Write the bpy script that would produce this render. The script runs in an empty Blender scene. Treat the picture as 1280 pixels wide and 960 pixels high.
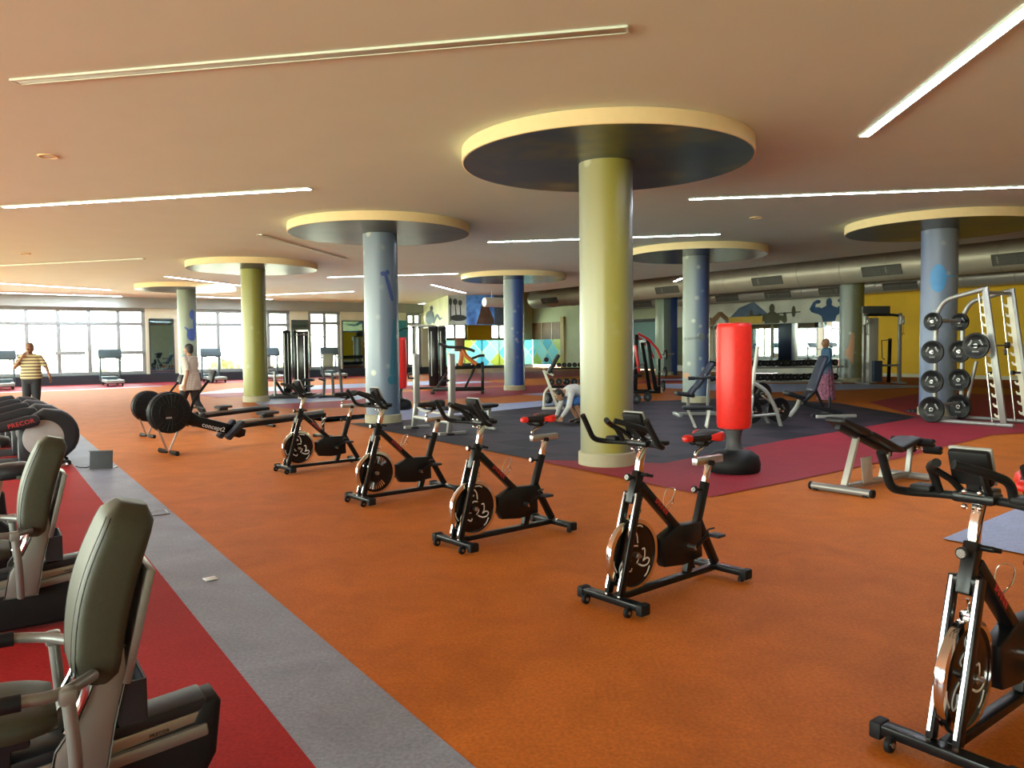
import bpy, bmesh, math, random
from mathutils import Vector, Matrix, Euler
random.seed(7)
PI = math.pi
scene = bpy.context.scene
COL = scene.collection
def R(a): return math.radians(a)

# ------------------------------------------------------------------ camera
FPX = 980.0; PITCH = R(2.75); ROLL = R(.6); EYE = 1.6
_F = Vector((0, math.cos(PITCH), -math.sin(PITCH)))
_U0 = Vector((0, math.sin(PITCH), math.cos(PITCH))); _R0 = Vector((1, 0, 0))
_R = _R0*math.cos(ROLL) - _U0*math.sin(ROLL)
_U = _U0*math.cos(ROLL) + _R0*math.sin(ROLL)
cd = bpy.data.cameras.new('camera'); cam = bpy.data.objects.new('camera', cd); COL.objects.link(cam)
cd.sensor_width = 36; cd.lens = 36*FPX/1280; cd.clip_end = 300
m = Matrix((( _R.x, _U.x, -_F.x, 0), (_R.y, _U.y, -_F.y, 0), (_R.z, _U.z, -_F.z, EYE), (0, 0, 0, 1)))
cam.matrix_world = m
scene.camera = cam
def ray(x, y): return _F*FPX + _R*(x-640) - _U*(y-480)
def G(x, y, z=0.0):                      # the point of a level plane seen at a pixel of the photograph
    d = ray(x, y); t = (z-EYE)/d.z
    return Vector((d.x*t, d.y*t, z))
AX = R(34)                               # the room is turned 34 degrees to the view
D1 = Vector((-math.sin(AX), math.cos(AX), 0)); D2 = Vector((math.cos(AX), math.sin(AX), 0))
def W(u, v, z=0.0): 
    p = D1*u + D2*v; return Vector((p.x, p.y, z))
def UV(p): return (p.dot(D1), p.dot(D2))
def onU(px, py, u):                      # on the wall plane u = const: (v, z)
    d = ray(px, py); t = u/d.dot(D1); return (d.dot(D2)*t, EYE + d.z*t)
def onV(px, py, v):
    d = ray(px, py); t = v/d.dot(D2); return (d.dot(D1)*t, EYE + d.z*t)
H_U = R(124); H_V = R(34); H_NU = R(304); H_NV = R(214)    # headings along +u, +v, -u, -v

# ------------------------------------------------------------------ mesh helpers
class MB:
    def __init__(s): s.bm = bmesh.new(); s.mi = 0
    def _add(s, bm2, M=None):
        if M is not None: bmesh.ops.transform(bm2, matrix=M, verts=bm2.verts)
        me = bpy.data.meshes.new('t'); bm2.to_mesh(me); bm2.free()
        n = len(s.bm.faces)
        s.bm.from_mesh(me); bpy.data.meshes.remove(me)
        s.bm.faces.ensure_lookup_table()
        for i in range(n, len(s.bm.faces)): s.bm.faces[i].material_index = s.mi
        return s
    def box(s, c, d, rot=None, bev=0.0, seg=2, M=None):
        b = bmesh.new(); bmesh.ops.create_cube(b, size=1.0)
        bmesh.ops.scale(b, vec=d, verts=b.verts)
        if bev > 0:
            bmesh.ops.bevel(b, geom=list(b.edges), offset=min(bev, min(d)*.49), segments=seg, affect='EDGES', profile=.5)
        T = Matrix.Translation(c)
        if rot is not None: T = T @ Euler(rot).to_matrix().to_4x4()
        return s._add(b, T if M is None else M @ T)
    def beam(s, p0, p1, w, h, bev=.004, up=(0, 0, 1)):
        p0 = Vector(p0); p1 = Vector(p1); x = (p1-p0); L = x.length; x.normalize()
        up = Vector(up)
        if abs(x.dot(up)) > .98: up = Vector((1, 0, 0))
        y = up.cross(x).normalized(); z = x.cross(y)
        M = Matrix(((x.x, y.x, z.x, 0), (x.y, y.y, z.y, 0), (x.z, y.z, z.z, 0), (0, 0, 0, 1)))
        M.translation = (p0+p1)/2
        return s.box((0, 0, 0), (L, w, h), bev=bev, M=M)
    def tube(s, pts, r, n=10, closed=False, fil=0.0, fs=5, squash=None):
        pts = [Vector(p) for p in pts]
        if fil > 0 and len(pts) > 2:
            out = [] if closed else [pts[0]]
            rng = range(len(pts)) if closed else range(1, len(pts)-1)
            for i in rng:
                a, b, c = pts[i-1], pts[i], pts[(i+1) % len(pts)]
                d1 = a-b; d2 = c-b; f = min(fil, d1.length*.49, d2.length*.49)
                q0 = b+d1.normalized()*f; q1 = b+d2.normalized()*f
                for k in range(fs+1):
                    t = k/fs; out.append(q0*(1-t)**2 + b*2*t*(1-t) + q1*t*t)
            if not closed: out.append(pts[-1])
            pts = out
        N = len(pts); rs = r if isinstance(r, (list, tuple)) else [r]*N
        if len(rs) != N: rs = [rs[0] + (rs[-1]-rs[0])*i/(N-1) for i in range(N)]
        tan = []
        for i in range(N):
            if closed: t = pts[(i+1) % N]-pts[i-1]
            else: t = pts[min(i+1, N-1)]-pts[max(i-1, 0)]
            tan.append(t.normalized())
        t0 = tan[0]; ref = Vector((0, 0, 1)) if abs(t0.z) < .9 else Vector((1, 0, 0))
        nx = (ref - t0*ref.dot(t0)).normalized()
        b = bmesh.new(); rings = []
        for i in range(N):
            t = tan[i]; nx = (nx - t*nx.dot(t)).normalized(); ny = t.cross(nx)
            ra = rs[i]; rb = ra*(squash or 1)
            rings.append([b.verts.new(pts[i] + nx*(ra*math.cos(2*PI*k/n)) + ny*(rb*math.sin(2*PI*k/n))) for k in range(n)])
        for i in range(N if closed else N-1):
            A = rings[i]; B = rings[(i+1) % N]
            for k in range(n): b.faces.new((A[k], A[(k+1) % n], B[(k+1) % n], B[k]))
        if not closed:
            b.faces.new(list(reversed(rings[0]))); b.faces.new(rings[-1])
        return s._add(b)
    def cyl(s, p0, p1, r, n=20, r2=None, bev=0.0):
        p0 = Vector(p0); p1 = Vector(p1); L = (p1-p0).length; r2 = r if r2 is None else r2
        pr = [(0, 0), (r, 0), (r2, L), (0, L)] if not bev else [(0, 0), (r-bev, 0), (r, bev), (r2, L-bev), (r2-bev, L), (0, L)]
        return s.lathe(pr, n, p0, p1-p0)
    def lathe(s, prof, n=24, origin=(0, 0, 0), axis=(0, 0, 1)):
        b = bmesh.new(); rings = []
        for r, z in prof:
            if r < 1e-6: rings.append([b.verts.new((0, 0, z))])
            else: rings.append([b.verts.new((r*math.cos(2*PI*k/n), r*math.sin(2*PI*k/n), z)) for k in range(n)])
        for A, B in zip(rings, rings[1:]):
            for k in range(n):
                k2 = (k+1) % n
                if len(A) == 1 and len(B) == 1: continue
                if len(A) == 1: b.faces.new((A[0], B[k2], B[k]))
                elif len(B) == 1: b.faces.new((A[k], A[k2], B[0]))
                else: b.faces.new((A[k], A[k2], B[k2], B[k]))
        M = Matrix.Translation(origin) @ Vector((0, 0, 1)).rotation_difference(Vector(axis)).to_matrix().to_4x4()
        return s._add(b, M)
    def prism(s, poly, d, M=None, bev=0.0, seg=2):     # outline in x,z; thickness d along y, centred
        b = bmesh.new()
        f = b.faces.new([b.verts.new((x, -d/2, z)) for x, z in poly])
        r = bmesh.ops.extrude_face_region(b, geom=[f])
        bmesh.ops.translate(b, vec=(0, d, 0), verts=[v for v in r['geom'] if isinstance(v, bmesh.types.BMVert)])
        bmesh.ops.recalc_face_normals(b, faces=b.faces)
        if bev:
            es = [e for e in b.edges if abs(e.verts[0].co.y-e.verts[1].co.y) < 1e-6]
            bmesh.ops.bevel(b, geom=es, offset=bev, segments=seg, affect='EDGES', profile=.5)
        return s._add(b, M)
    def ball(s, c, r, n=14, M=None):
        b = bmesh.new(); bmesh.ops.create_uvsphere(b, u_segments=n, v_segments=max(6, n//2), radius=1)
        if not isinstance(r, (tuple, list)): r = (r, r, r)
        T = Matrix.Translation(c) @ (M.to_4x4() if M else Matrix.Identity(4)) @ Matrix.Diagonal((*r, 1))
        return s._add(b, T)
    def torus(s, c, axis, Rr, r, n=28, k=8):
        c = Vector(c); q = Vector((0, 0, 1)).rotation_difference(Vector(axis))
        return s.tube([c + q @ Vector((Rr*math.cos(2*PI*i/n), Rr*math.sin(2*PI*i/n), 0)) for i in range(n)], r, k, closed=True)
    def loft(s, rings, cap=True):
        b = bmesh.new(); V = [[b.verts.new(p) for p in rg] for rg in rings]; n = len(V[0])
        for A, B in zip(V, V[1:]):
            for k in range(n): b.faces.new((A[k], A[(k+1) % n], B[(k+1) % n], B[k]))
        if cap: b.faces.new(list(reversed(V[0]))); b.faces.new(V[-1])
        return s._add(b)
    def poly(s, pts):
        b = bmesh.new(); b.faces.new([b.verts.new(p) for p in pts]); return s._add(b)
    def mesh(s, name, ang=38, recalc=True):
        if recalc: bmesh.ops.recalc_face_normals(s.bm, faces=s.bm.faces)
        me = bpy.data.meshes.new(name); s.bm.to_mesh(me); s.bm.free()
        if len(me.polygons):
            me.polygons.foreach_set('use_smooth', [True]*len(me.polygons)); me.set_sharp_from_angle(angle=R(ang))
        return me
def superring(c, ax, ay, hx, hy, n=24, e=3.0):       # rounded rectangle ring
    c = Vector(c); ax = Vector(ax); ay = Vector(ay); out = []
    for k in range(n):
        t = 2*PI*k/n; cx, sy = math.cos(t), math.sin(t)
        out.append(c + ax*hx*math.copysign(abs(cx)**(2/e), cx) + ay*hy*math.copysign(abs(sy)**(2/e), sy))
    return out

def tag(o, label=None, cat=None, group=None, kind=None):
    if label: o['label'] = label
    if cat: o['category'] = cat
    if group: o['group'] = group
    if kind: o['kind'] = kind
    return o
def thing(name, label, cat, loc=(0, 0, 0), rz=0.0, group=None, kind=None):
    o = bpy.data.objects.new(name, None); COL.objects.link(o); o.empty_display_size = .1
    o.location = loc; o.rotation_euler = (0, 0, rz)
    return tag(o, label, cat, group, kind)
def obj(name, mb, mt, parent=None, ang=38, label=None, recalc=True):
    me = mb.mesh(name, ang, recalc) if isinstance(mb, MB) else mb
    o = bpy.data.objects.new(name, me); COL.objects.link(o)
    for x in (mt if isinstance(mt, (list, tuple)) else [mt]):
        if len(me.materials) < (len(mt) if isinstance(mt, (list, tuple)) else 1): me.materials.append(x)
    if parent: o.parent = parent
    if label: o['label'] = label
    return o
def struct(name, mb, mt, parent=None, recalc=True):
    o = obj(name, mb, mt, parent, recalc=recalc)
    if parent is None: o['kind'] = 'structure'
    return o
def kids(o): return [c for c in bpy.data.objects if c.parent == o]
def dup(root, loc, rz, label, group=None):
    r = root.copy(); COL.objects.link(r); r.location = loc; r.rotation_euler = (0, 0, rz); r['label'] = label
    if group: r['group'] = group
    for ch in TREE[root.name]:
        c = ch[0].copy(); COL.objects.link(c); c.parent = r
        for g in ch[1]:
            d = g.copy(); COL.objects.link(d); d.parent = c
    return r
TREE = {}
def proto(root):
    TREE[root.name] = [(c, kids(c)) for c in kids(root)]; return root
def text_mesh(body, size, depth=.002):
    cu = bpy.data.curves.new('txt', 'FONT'); cu.body = body; cu.size = size; cu.extrude = depth/2; cu.align_x = 'CENTER'; cu.align_y = 'CENTER'
    cu.resolution_u = 2
    o = bpy.data.objects.new('txt', cu); COL.objects.link(o)
    me = bpy.data.meshes.new_from_object(o.evaluated_get(bpy.context.evaluated_depsgraph_get()))
    bpy.data.objects.remove(o); bpy.data.curves.remove(cu)
    return me
def put_text(name, body, size, M, mt, parent):
    me = text_mesh(body, size); me.transform(M); me.materials.clear(); me.materials.append(mt)
    return obj(name, me, mt, parent)
def frame_M(o, x, y):                              # matrix from origin and the x and y axes
    x = Vector(x).normalized(); y = Vector(y); y = (y - x*y.dot(x)).normalized(); z = x.cross(y)
    M = Matrix(((x.x, y.x, z.x, 0), (x.y, y.y, z.y, 0), (x.z, y.z, z.z, 0), (0, 0, 0, 1))); M.translation = o
    return M

# ------------------------------------------------------------------ materials
MATS = {}
def mat(name, col, rough=.5, metal=0.0, var=.06, scale=8.0, spec=.5, bump=0.0, col2=None, emit=None, estr=0.0, coat=0.0):
    if name in MATS: return MATS[name]
    m = bpy.data.materials.new(name); m.use_nodes = True; nt = m.node_tree; N = nt.nodes; L = nt.links
    p = N['Principled BSDF']
    p.inputs['Roughness'].default_value = rough; p.inputs['Metallic'].default_value = metal
    p.inputs['Specular IOR Level'].default_value = spec; p.inputs['Coat Weight'].default_value = coat
    tc = N.new('ShaderNodeTexCoord'); nz = N.new('ShaderNodeTexNoise'); nz.inputs['Scale'].default_value = scale; nz.inputs['Detail'].default_value = 4
    L.new(tc.outputs['Object'], nz.inputs['Vector'])
    rp = N.new('ShaderNodeValToRGB')
    a = [max(0, c*(1-var)) for c in col]; b = [min(1, c*(1+var)) for c in (col2 or col)]
    rp.color_ramp.elements[0].color = (*a, 1); rp.color_ramp.elements[1].color = (*b, 1)
    rp.color_ramp.elements[0].position = .3; rp.color_ramp.elements[1].position = .7
    L.new(nz.outputs['Fac'], rp.inputs['Fac']); L.new(rp.outputs['Color'], p.inputs['Base Color'])
    if bump:
        bp = N.new('ShaderNodeBump'); bp.inputs['Strength'].default_value = bump; bp.inputs['Distance'].default_value = .01
        L.new(nz.outputs['Fac'], bp.inputs['Height']); L.new(bp.outputs['Normal'], p.inputs['Normal'])
    if emit:
        p.inputs['Emission Color'].default_value = (*emit, 1); p.inputs['Emission Strength'].default_value = estr
    MATS[name] = m
    return m
def lin(r, g, b):
    f = lambda c: (c/255/12.92) if c/255 <= .04045 else ((c/255+.055)/1.055)**2.4
    return (f(r), f(g), f(b))

M_black = mat('black_powder_coat', (.006, .006, .007), .30, spec=.28)
M_blackm = mat('black_rubber', (.008, .008, .009), .55, scale=30, bump=.1, spec=.22)
M_bgloss = mat('black_gloss_plastic', (.006, .006, .007), .2, spec=.35)
M_vinyl = mat('black_vinyl', (.011, .011, .014), .45, spec=.3, scale=40, bump=.08)
M_chrome = mat('chrome', (.75, .75, .74), .12, 1.0, var=.02)
M_steel = mat('brushed_steel', (.5, .5, .5), .3, 1.0, var=.05, scale=30)
M_silver = mat('silver_paint', (.33, .33, .32), .38, .5, var=.04)
M_lsilver = mat('pale_silver_paint', (.48, .475, .44), .4, .3, var=.04)
M_cream = mat('cream_steel_paint', (.62, .58, .46), .4, .1, var=.04)
M_red = mat('red_vinyl', (.72, .018, .012), .4, scale=20, bump=.04)
M_redp = mat('red_paint', (.45, .015, .02), .35)
M_white = mat('white_print', (.75, .75, .74), .5)
M_grey = mat('grey_plastic', (.075, .078, .084), .5, spec=.3, scale=25, bump=.03)
M_dgrey = mat('dark_grey_plastic', (.018, .0185, .023), .48, spec=.3, scale=25)
M_olive = mat('grey_olive_vinyl', (.044, .046, .030), .5, spec=.3, scale=60, bump=.05)
M_redtxt = mat('red_lettering', (.5, .03, .03), .5)
M_orange = mat('orange_paint', (.55, .14, .02), .4)
M_brown = mat('brown_vinyl', (.10, .035, .015), .45)
M_plate = mat('black_iron', (.006, .006, .007), .38, spec=.3, scale=20)
M_ceil = mat('ceiling_paint', (.71, .86, .80), .85, var=.015, scale=1.2, spec=.2)
M_led = mat('led_tube', (.9, .95, 1), .5, emit=(.82, .9, 1.0), estr=24.0)
M_rsil = mat('grey_metallic_paint', (.23, .235, .22), .38, .45, var=.04)
M_slot = mat('unlit_diffuser', (.52, .64, .58), .6)
M_blue = mat('blue_stack', (.03, .05, .09), .4)
WORLD = 5.0; EXPO = 1.82; SKY = (.75, .84, .88, 1); GROUND_GLOW = (2.2, 2.35, 1.6, 1)
# ------------------------------------------------------------------ room
CZ = 4.18; SLAB = 5.7; UF = 42.3; VR = 35.0; UE = 49.0; VL = -7.0; UB = -5.0
VEDGE = UV(G(1040, 322, CZ))[1]
def noise_mix(nt, tc_out, scale, cols, detail=6, rough=.6, dist=0.0):
    nz = nt.nodes.new('ShaderNodeTexNoise'); nz.inputs['Scale'].default_value = scale; nz.inputs['Detail'].default_value = detail
    nz.inputs['Roughness'].default_value = rough; nz.inputs['Distortion'].default_value = dist
    nt.links.new(tc_out, nz.inputs['Vector'])
    rp = nt.nodes.new('ShaderNodeValToRGB'); e = rp.color_ramp.elements
    e[0].position, e[0].color = cols[0][0], (*cols[0][1], 1); e[1].position, e[1].color = cols[-1][0], (*cols[-1][1], 1)
    for p, c in cols[1:-1]:
        x = e.new(p); x.color = (*c, 1)
    nt.links.new(nz.outputs['Fac'], rp.inputs['Fac'])
    return rp.outputs['Color']
def carpet(name, c, rough=.58, k=.16, spec=.14):
    m = bpy.data.materials.new(name); m.use_nodes = True; nt = m.node_tree; p = nt.nodes['Principled BSDF']
    tc = nt.nodes.new('ShaderNodeTexCoord')
    c1 = noise_mix(nt, tc.outputs['Object'], 2.2, [(.3, tuple(x*(1-k) for x in c)), (.7, tuple(min(1, x*(1+k)) for x in c))], 8, .65, .6)
    fine = noise_mix(nt, tc.outputs['Object'], 55, [(.35, (.82,)*3), (.65, (1.12,)*3)], 3)
    mx = nt.nodes.new('ShaderNodeMix'); mx.data_type = 'RGBA'; mx.blend_type = 'MULTIPLY'; mx.inputs['Factor'].default_value = 1
    nt.links.new(c1, mx.inputs['A']); nt.links.new(fine, mx.inputs['B']); nt.links.new(mx.outputs['Result'], p.inputs['Base Color'])
    p.inputs['Roughness'].default_value = rough; p.inputs['Specular IOR Level'].default_value = spec
    return m
F_or = carpet('orange_vinyl_floor', (.50, .140, .020), .62, spec=.10)
F_red = carpet('red_vinyl_floor', (.36, .026, .026), .62, .10, spec=.05)
F_mar = carpet('crimson_vinyl_floor', (.30, .025, .040), .6, .10)
F_gry = carpet('grey_vinyl_floor', (.26, .28, .335), .55, .14)
F_blu = carpet('pale_blue_grey_vinyl_floor', (.34, .39, .56), .5, .08)
F_rub = bpy.data.materials.new('rubber_tile_floor'); F_rub.use_nodes = True
def rub():
    nt = F_rub.node_tree; p = nt.nodes['Principled BSDF']; tc = nt.nodes.new('ShaderNodeTexCoord')
    mp = nt.nodes.new('ShaderNodeMapping'); mp.inputs['Rotation'].default_value = (0, 0, -AX); nt.links.new(tc.outputs['Object'], mp.inputs['Vector'])
    ck = nt.nodes.new('ShaderNodeTexChecker'); ck.inputs['Scale'].default_value = 1.0
    ck.inputs['Color1'].default_value = (.016, .015, .022, 1); ck.inputs['Color2'].default_value = (.042, .031, .042, 1)
    nt.links.new(mp.outputs['Vector'], ck.inputs['Vector'])
    fl = noise_mix(nt, tc.outputs['Object'], 1.2, [(.4, (.8, .8, .9)), (.62, (1.1, 1.0, 1.0)), (.75, (1.5, 1.0, .95))], 4)
    mx = nt.nodes.new('ShaderNodeMix'); mx.data_type = 'RGBA'; mx.blend_type = 'MULTIPLY'; mx.inputs['Factor'].default_value = 1
    nt.links.new(ck.outputs['Color'], mx.inputs['A']); nt.links.new(fl, mx.inputs['B']); nt.links.new(mx.outputs['Result'], p.inputs['Base Color'])
    p.inputs['Roughness'].default_value = .62; p.inputs['Specular IOR Level'].default_value = .2
rub()
fb = MB(); FM = [F_or, F_red, F_gry, F_blu, F_mar, F_rub]
fb.box((W(22, 14, -.1)), (70, 60, .2), rot=(0, 0, AX))
lay = [0]
def zone(mi, pts, px=False):
    lay[0] += 1; fb.mi = mi
    P = [G(*q) if px else W(*q) for q in pts]
    fb.poly([(p.x, p.y, .0006*lay[0]) for p in P])
zone(1, [(-5, -7), (19.5, -7), (19.5, 1.0), (-5, 1.0)])                  # red by the cardio machines
zone(2, [(-5, 1.0), (31, 1.0), (31, 1.5), (-5, 1.5)])                    # long grey strip
zone(4, [(38.0, -7), (42.2, -7), (42.2, 24), (39.4, 16.3), (37.9, 6.6), (37.0, 3.2), (36.6, -7)])   # red along the windows
zone(3, [(36.4, -7), (36.7, -7), (37.1, 3.3), (38.0, 6.6), (37.4, 6.6), (36.4, 3.3)])
zone(3, [(29.6, 6.0), (32.9, 8.5), (32.9, 19), (29.6, 19)])
zone(4, [(26.9, 6.4), (29.6, 6.0), (29.6, 19), (26.9, 19)])
zone(3, [(22.6, 6.5), (26.2, 7.2), (25.0, 11.5), (22.7, 11.5)])
zone(4, [(22.55, 6.3), (22.6, 12), (19.9, 9), (20.2, 6.9)])
zone(3, [(16.2, 6.1), (17.4, 6.1), (15.6, 7.6), (16.9, 13.4), (18.5, 14.9), (18.3, 12.3), (17.0, 7.6)])   # pale border of the rubber floor
zone(3, [(15.4, 7.4), (18.4, 8.2), (18.3, 12.4), (19.0, 17.0), (17.4, 17.0), (16.4, 11)])
zone(4, [(20.9, 8.0), (25.4, 12.0), (26.2, 21), (22.0, 16.5), (20.9, 14.2)])
zone(4, [(31, 17), (40.2, 22), (40.2, 33), (32, 27)])
zone(3, [(21.4, 14.8), (21.9, 18.5), (18.6, 17.4), (18.5, 15.0)])
zone(4, [(24, 22), (27.2, 26.6), (27.2, 31), (22, 31)])
zone(3, [(25.3, 24.8), (26.4, 26.2), (22, 34), (21, 34)])
zone(3, [(21.2, 20.7), (23.2, 22.8), (16, 29.5), (14.6, 28), (16.6, 21)])
zone(4, [(20.8, 28), (20.8, 34.9), (10, 34.9), (10, 28.5), (13.5, 28.5)])
zone(5, [(15.6, 6.35), (8.25, 6.35), (7.55, 7.54), (8.15, 10.9), (8.35, 12.7), (8.9, 16.4), (12.4, 18.8), (15.4, 18.5), (16.9, 13.0), (15.5, 7.5)])
zone(4, [(8.9, 6.35), (5.57, 6.26), (5.68, 7.9), (5.93, 10.56), (6.46, 14.23), (5.6, 17), (6, 30), (9, 26), (13.2, 24.5), (12.0, 19.6), (8.9, 16.4), (8.35, 12.7), (8.15, 10.9), (7.55, 7.54)])
zone(3, [(3.26, 6.38), (3.6, 9.5), (2.2, 9.5), (2.5, 6.4)])
struct('floor', fb, FM, recalc=False)

cb = MB()
def slab(mb, u0, u1, v0, v1, z0, z1): mb.box(W((u0+u1)/2, (v0+v1)/2, (z0+z1)/2), (abs(v1-v0), abs(u1-u0), z1-z0), rot=(0, 0, AX)); return mb
slab(cb, UB, UE, VL, VEDGE, CZ, CZ+.25)
struct('ceiling', cb, M_ceil)
M_slab = mat('upper_slab_paint', (.20, .19, .18), .9, spec=.1)
struct('ceiling_upper', slab(MB(), UB, UE, VEDGE+.25, VR, SLAB, SLAB+.2), M_slab)
struct('trim_ceiling_edge', slab(MB(), UB, UE, VEDGE, VEDGE+.25, CZ, SLAB+.2), M_ceil)

M_wall = mat('cream_wall_paint', (.62, .60, .46), .7, spec=.25, scale=1.5)
M_wgreen = mat('pale_green_wall_paint', (.52, .58, .42), .7, spec=.25, scale=1.2)
M_beam = mat('grey_green_beam_paint', (.26, .28, .25), .6, scale=1.5)
M_dark = mat('dark_skirting', (.02, .028, .04), .35)
M_alum = mat('window_aluminium', (.26, .29, .30), .45, .2)
M_tmir = mat('dim_reflection_mirror', (.30, .40, .44), .02, 1.0, var=.01)  # tint darkened to stand in for the dim room it reflects
M_yel = mat('mustard_wall_paint', (.72, .42, .01), .6, spec=.3, var=.10, scale=.7)
M_mural = mat('mural_wall_paint', (.48, .50, .46), .7, spec=.2, var=.12, scale=.8, col2=(.56, .57, .50))
M_mirror = mat('mirror_glass', (.86, .92, .90), .015, 1.0, var=.01)
def glassmat():
    m = bpy.data.materials.new('window_glass'); m.use_nodes = True; nt = m.node_tree; N = nt.nodes
    N.remove(N['Principled BSDF']); t = N.new('ShaderNodeBsdfTransparent'); g = N.new('ShaderNodeBsdfGlossy'); g.inputs['Roughness'].default_value = .02
    t.inputs['Color'].default_value = (.93, .97, .96, 1)
    x = N.new('ShaderNodeMixShader'); x.inputs[0].default_value = .05
    nt.links.new(t.outputs[0], x.inputs[1]); nt.links.new(g.outputs[0], x.inputs[2]); nt.links.new(x.outputs[0], N['Material Output'].inputs['Surface'])
    return m
M_glass = glassmat()

ZS, ZT = .42, 3.66
def wallU(name, u, spans, mt, z0=0.0, z1=SLAB, th=.25):                 # wall on u = const made of several solid rectangles
    mb = MB()
    for v0, v1, a, b in spans: slab(mb, u, u+th, v0, v1, a, b)
    return struct(name, mb, mt)
wins = [(-6.6, 6.72), (8.78, 13.96), (15.0, 16.85), (18.45, 20.43), (20.98, 22.0)]
spans = []; prev = VL
for a, b in wins: spans.append((prev, a, 0, ZT)); prev = b
spans.append((prev, 23.2, 0, ZT))
wallU('wall_far', UF, spans, M_wall)
struct('trim_sill', slab(MB(), UF-.02, UF+.25, VL, 23.2, 0, ZS), M_dark)
struct('baseboard_far', slab(MB(), UF-.22, UF-.02, VL, 23.2, 0, ZS-.02), M_dark)
struct('trim_beam', slab(MB(), UF-.25, UF+.25, VL, 23.2, ZT, CZ), M_beam)
def window(n, u, a, b, z0, z1, muls, trans, lows=(), along='u'):
    P = (lambda s, z, off=0: W(u+off, s, z)) if along == 'u' else (lambda s, z, off=0: W(s, u+off, z))
    fr = MB()
    up = D1 if along == 'u' else D2
    w = .17 if along == 'u' else .06
    for s in [a+w/2, b-w/2]+list(muls): fr.beam(P(s, z0), P(s, z1), w, .09, up=up)
    for z in [z0+w/2, z1-w/2]+list(trans): fr.beam(P(a, z), P(b, z), .09 if False else w, w, up=up)
    for s0, s1, z in lows: fr.beam(P(s0, z), P(s1, z), w, w, up=up)
    o = struct('window_%d' % n, fr, M_alum)
    gp = MB(); gp.poly([P(a, z0, .02), P(b, z0, .02), P(b, z1, .02), P(a, z1, .02)])
    obj('pane', gp, M_glass, o); return o
window(1, UF+.1, *wins[0], ZS, ZT, [-5.9+1.27*i for i in range(10) if -5.9+1.27*i < 6.5], [2.89], [(2.82, 4.08, 1.5), (5.4, 6.7, 1.5), (-5.9, 1.56, 1.4)])
window(2, UF+.1, *wins[1], ZS, ZT, [10.2, 11.6, 12.8], [2.89])
window(3, UF+.1, *wins[2], ZS, ZT, [15.95], [3.0])
window(4, UF+.1, *wins[3], ZS, ZT, [19.4], [3.0])
window(5, UF+.1, *wins[4], ZS, ZT, [21.5], [3.0])
# mirrors on the piers between the windows
M_teal = mat('teal_paint', (.03, .22, .27), .5)
for a, b, nm, lab in [(6.9, 8.0, 'a', 'tall narrow mirror on the window pier behind the walking man'), (14.05, 14.95, 'b', 'tall narrow mirror on the window pier behind the double weight tower'), (16.95, 18.2, 'c', 'tall narrow mirror on the window pier, reflecting the green mural')]:
    t = thing('pier_mirror', lab, 'mirror', W(UF-.03, (a+b)/2, ZS), H_U, 'mirrors on the window piers')
    obj('mirror_glass', MB().box((.0, 0, 1.36), (.02, b-a, 2.68)), M_tmir, t)
    f = MB()
    for y in (-(b-a)/2, (b-a)/2): f.box((-.01, y, 1.36), (.045, .05, 2.74))
    for z in (0.02, 2.72): f.box((-.01, 0, z), (.045, b-a, .05))
    obj('frame', f, M_dark, t)
struct('trim_teal_panel', slab(MB(), UF-.06, UF-.01, 20.43, 20.98, ZS, 3.2), M_teal)

# left wall with the daylight the cardio machines face
lw = [(-3.5, 3.5), (4.5, 11.5), (12.5, 19.5), (20.5, 27.5), (28.5, 35.5), (36.2, 41.8)]
mb = MB(); prev = UB
for a, b in lw: slab(mb, prev, a, VL-.25, VL, 0, CZ+.25); slab(mb, a, b, VL-.25, VL, 0, ZS); slab(mb, a, b, VL-.25, VL, 3.5, CZ+.25); prev = b
slab(mb, prev, UF+.25, VL-.25, VL, 0, CZ+.25)
struct('wall_left', mb, M_wall)
for i, (a, b) in enumerate(lw): window(6+i, VL-.1, a, b, ZS, 3.5, [a+(b-a)*k/5 for k in range(1, 5)], [2.89], along='v')
struct('wall_back', slab(MB(), UB-.25, UB, VL, VR+.25, 0, SLAB+.2), M_wall)

# right wall: mustard paint, mural and mirrors, door, then the mosaic corner
U_Y = 21.9; U_M = 34.6; U_D = 45.2
struct('wall_right', slab(MB(), UB, U_Y, VR, VR+.25, 0, SLAB), M_yel)
w_mur = struct('wall_mural', slab(MB(), U_Y, U_M, VR, VR+.25, 0, SLAB), M_mural)
struct('wall_door', slab(slab(slab(MB(), U_M, 35.5, VR, VR+.25, 0, SLAB), 38.0, U_D, VR, VR+.25, 0, SLAB), 35.5, 38.0, VR, VR+.25, 3.2, SLAB), M_wgreen)
struct('baseboard_right', slab(MB(), UB, U_Y, VR-.03, VR, 0, .16), M_wall)
dr = struct('door_1', MB().box(W(36.75, VR+.12, 1.55), (.05, 2.2, 3.0), rot=(0, 0, AX)), mat('teal_door_glass', (.20, .34, .36), .15))
f = MB()
for u in (35.55, 37.95): slab(f, u-.1, u+.1, VR-.05, VR+.2, 0, 3.2)
slab(f, 35.5, 38.0, VR-.05, VR+.2, 3.05, 3.25)
obj('door_frame', f, M_dark, dr)
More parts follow.
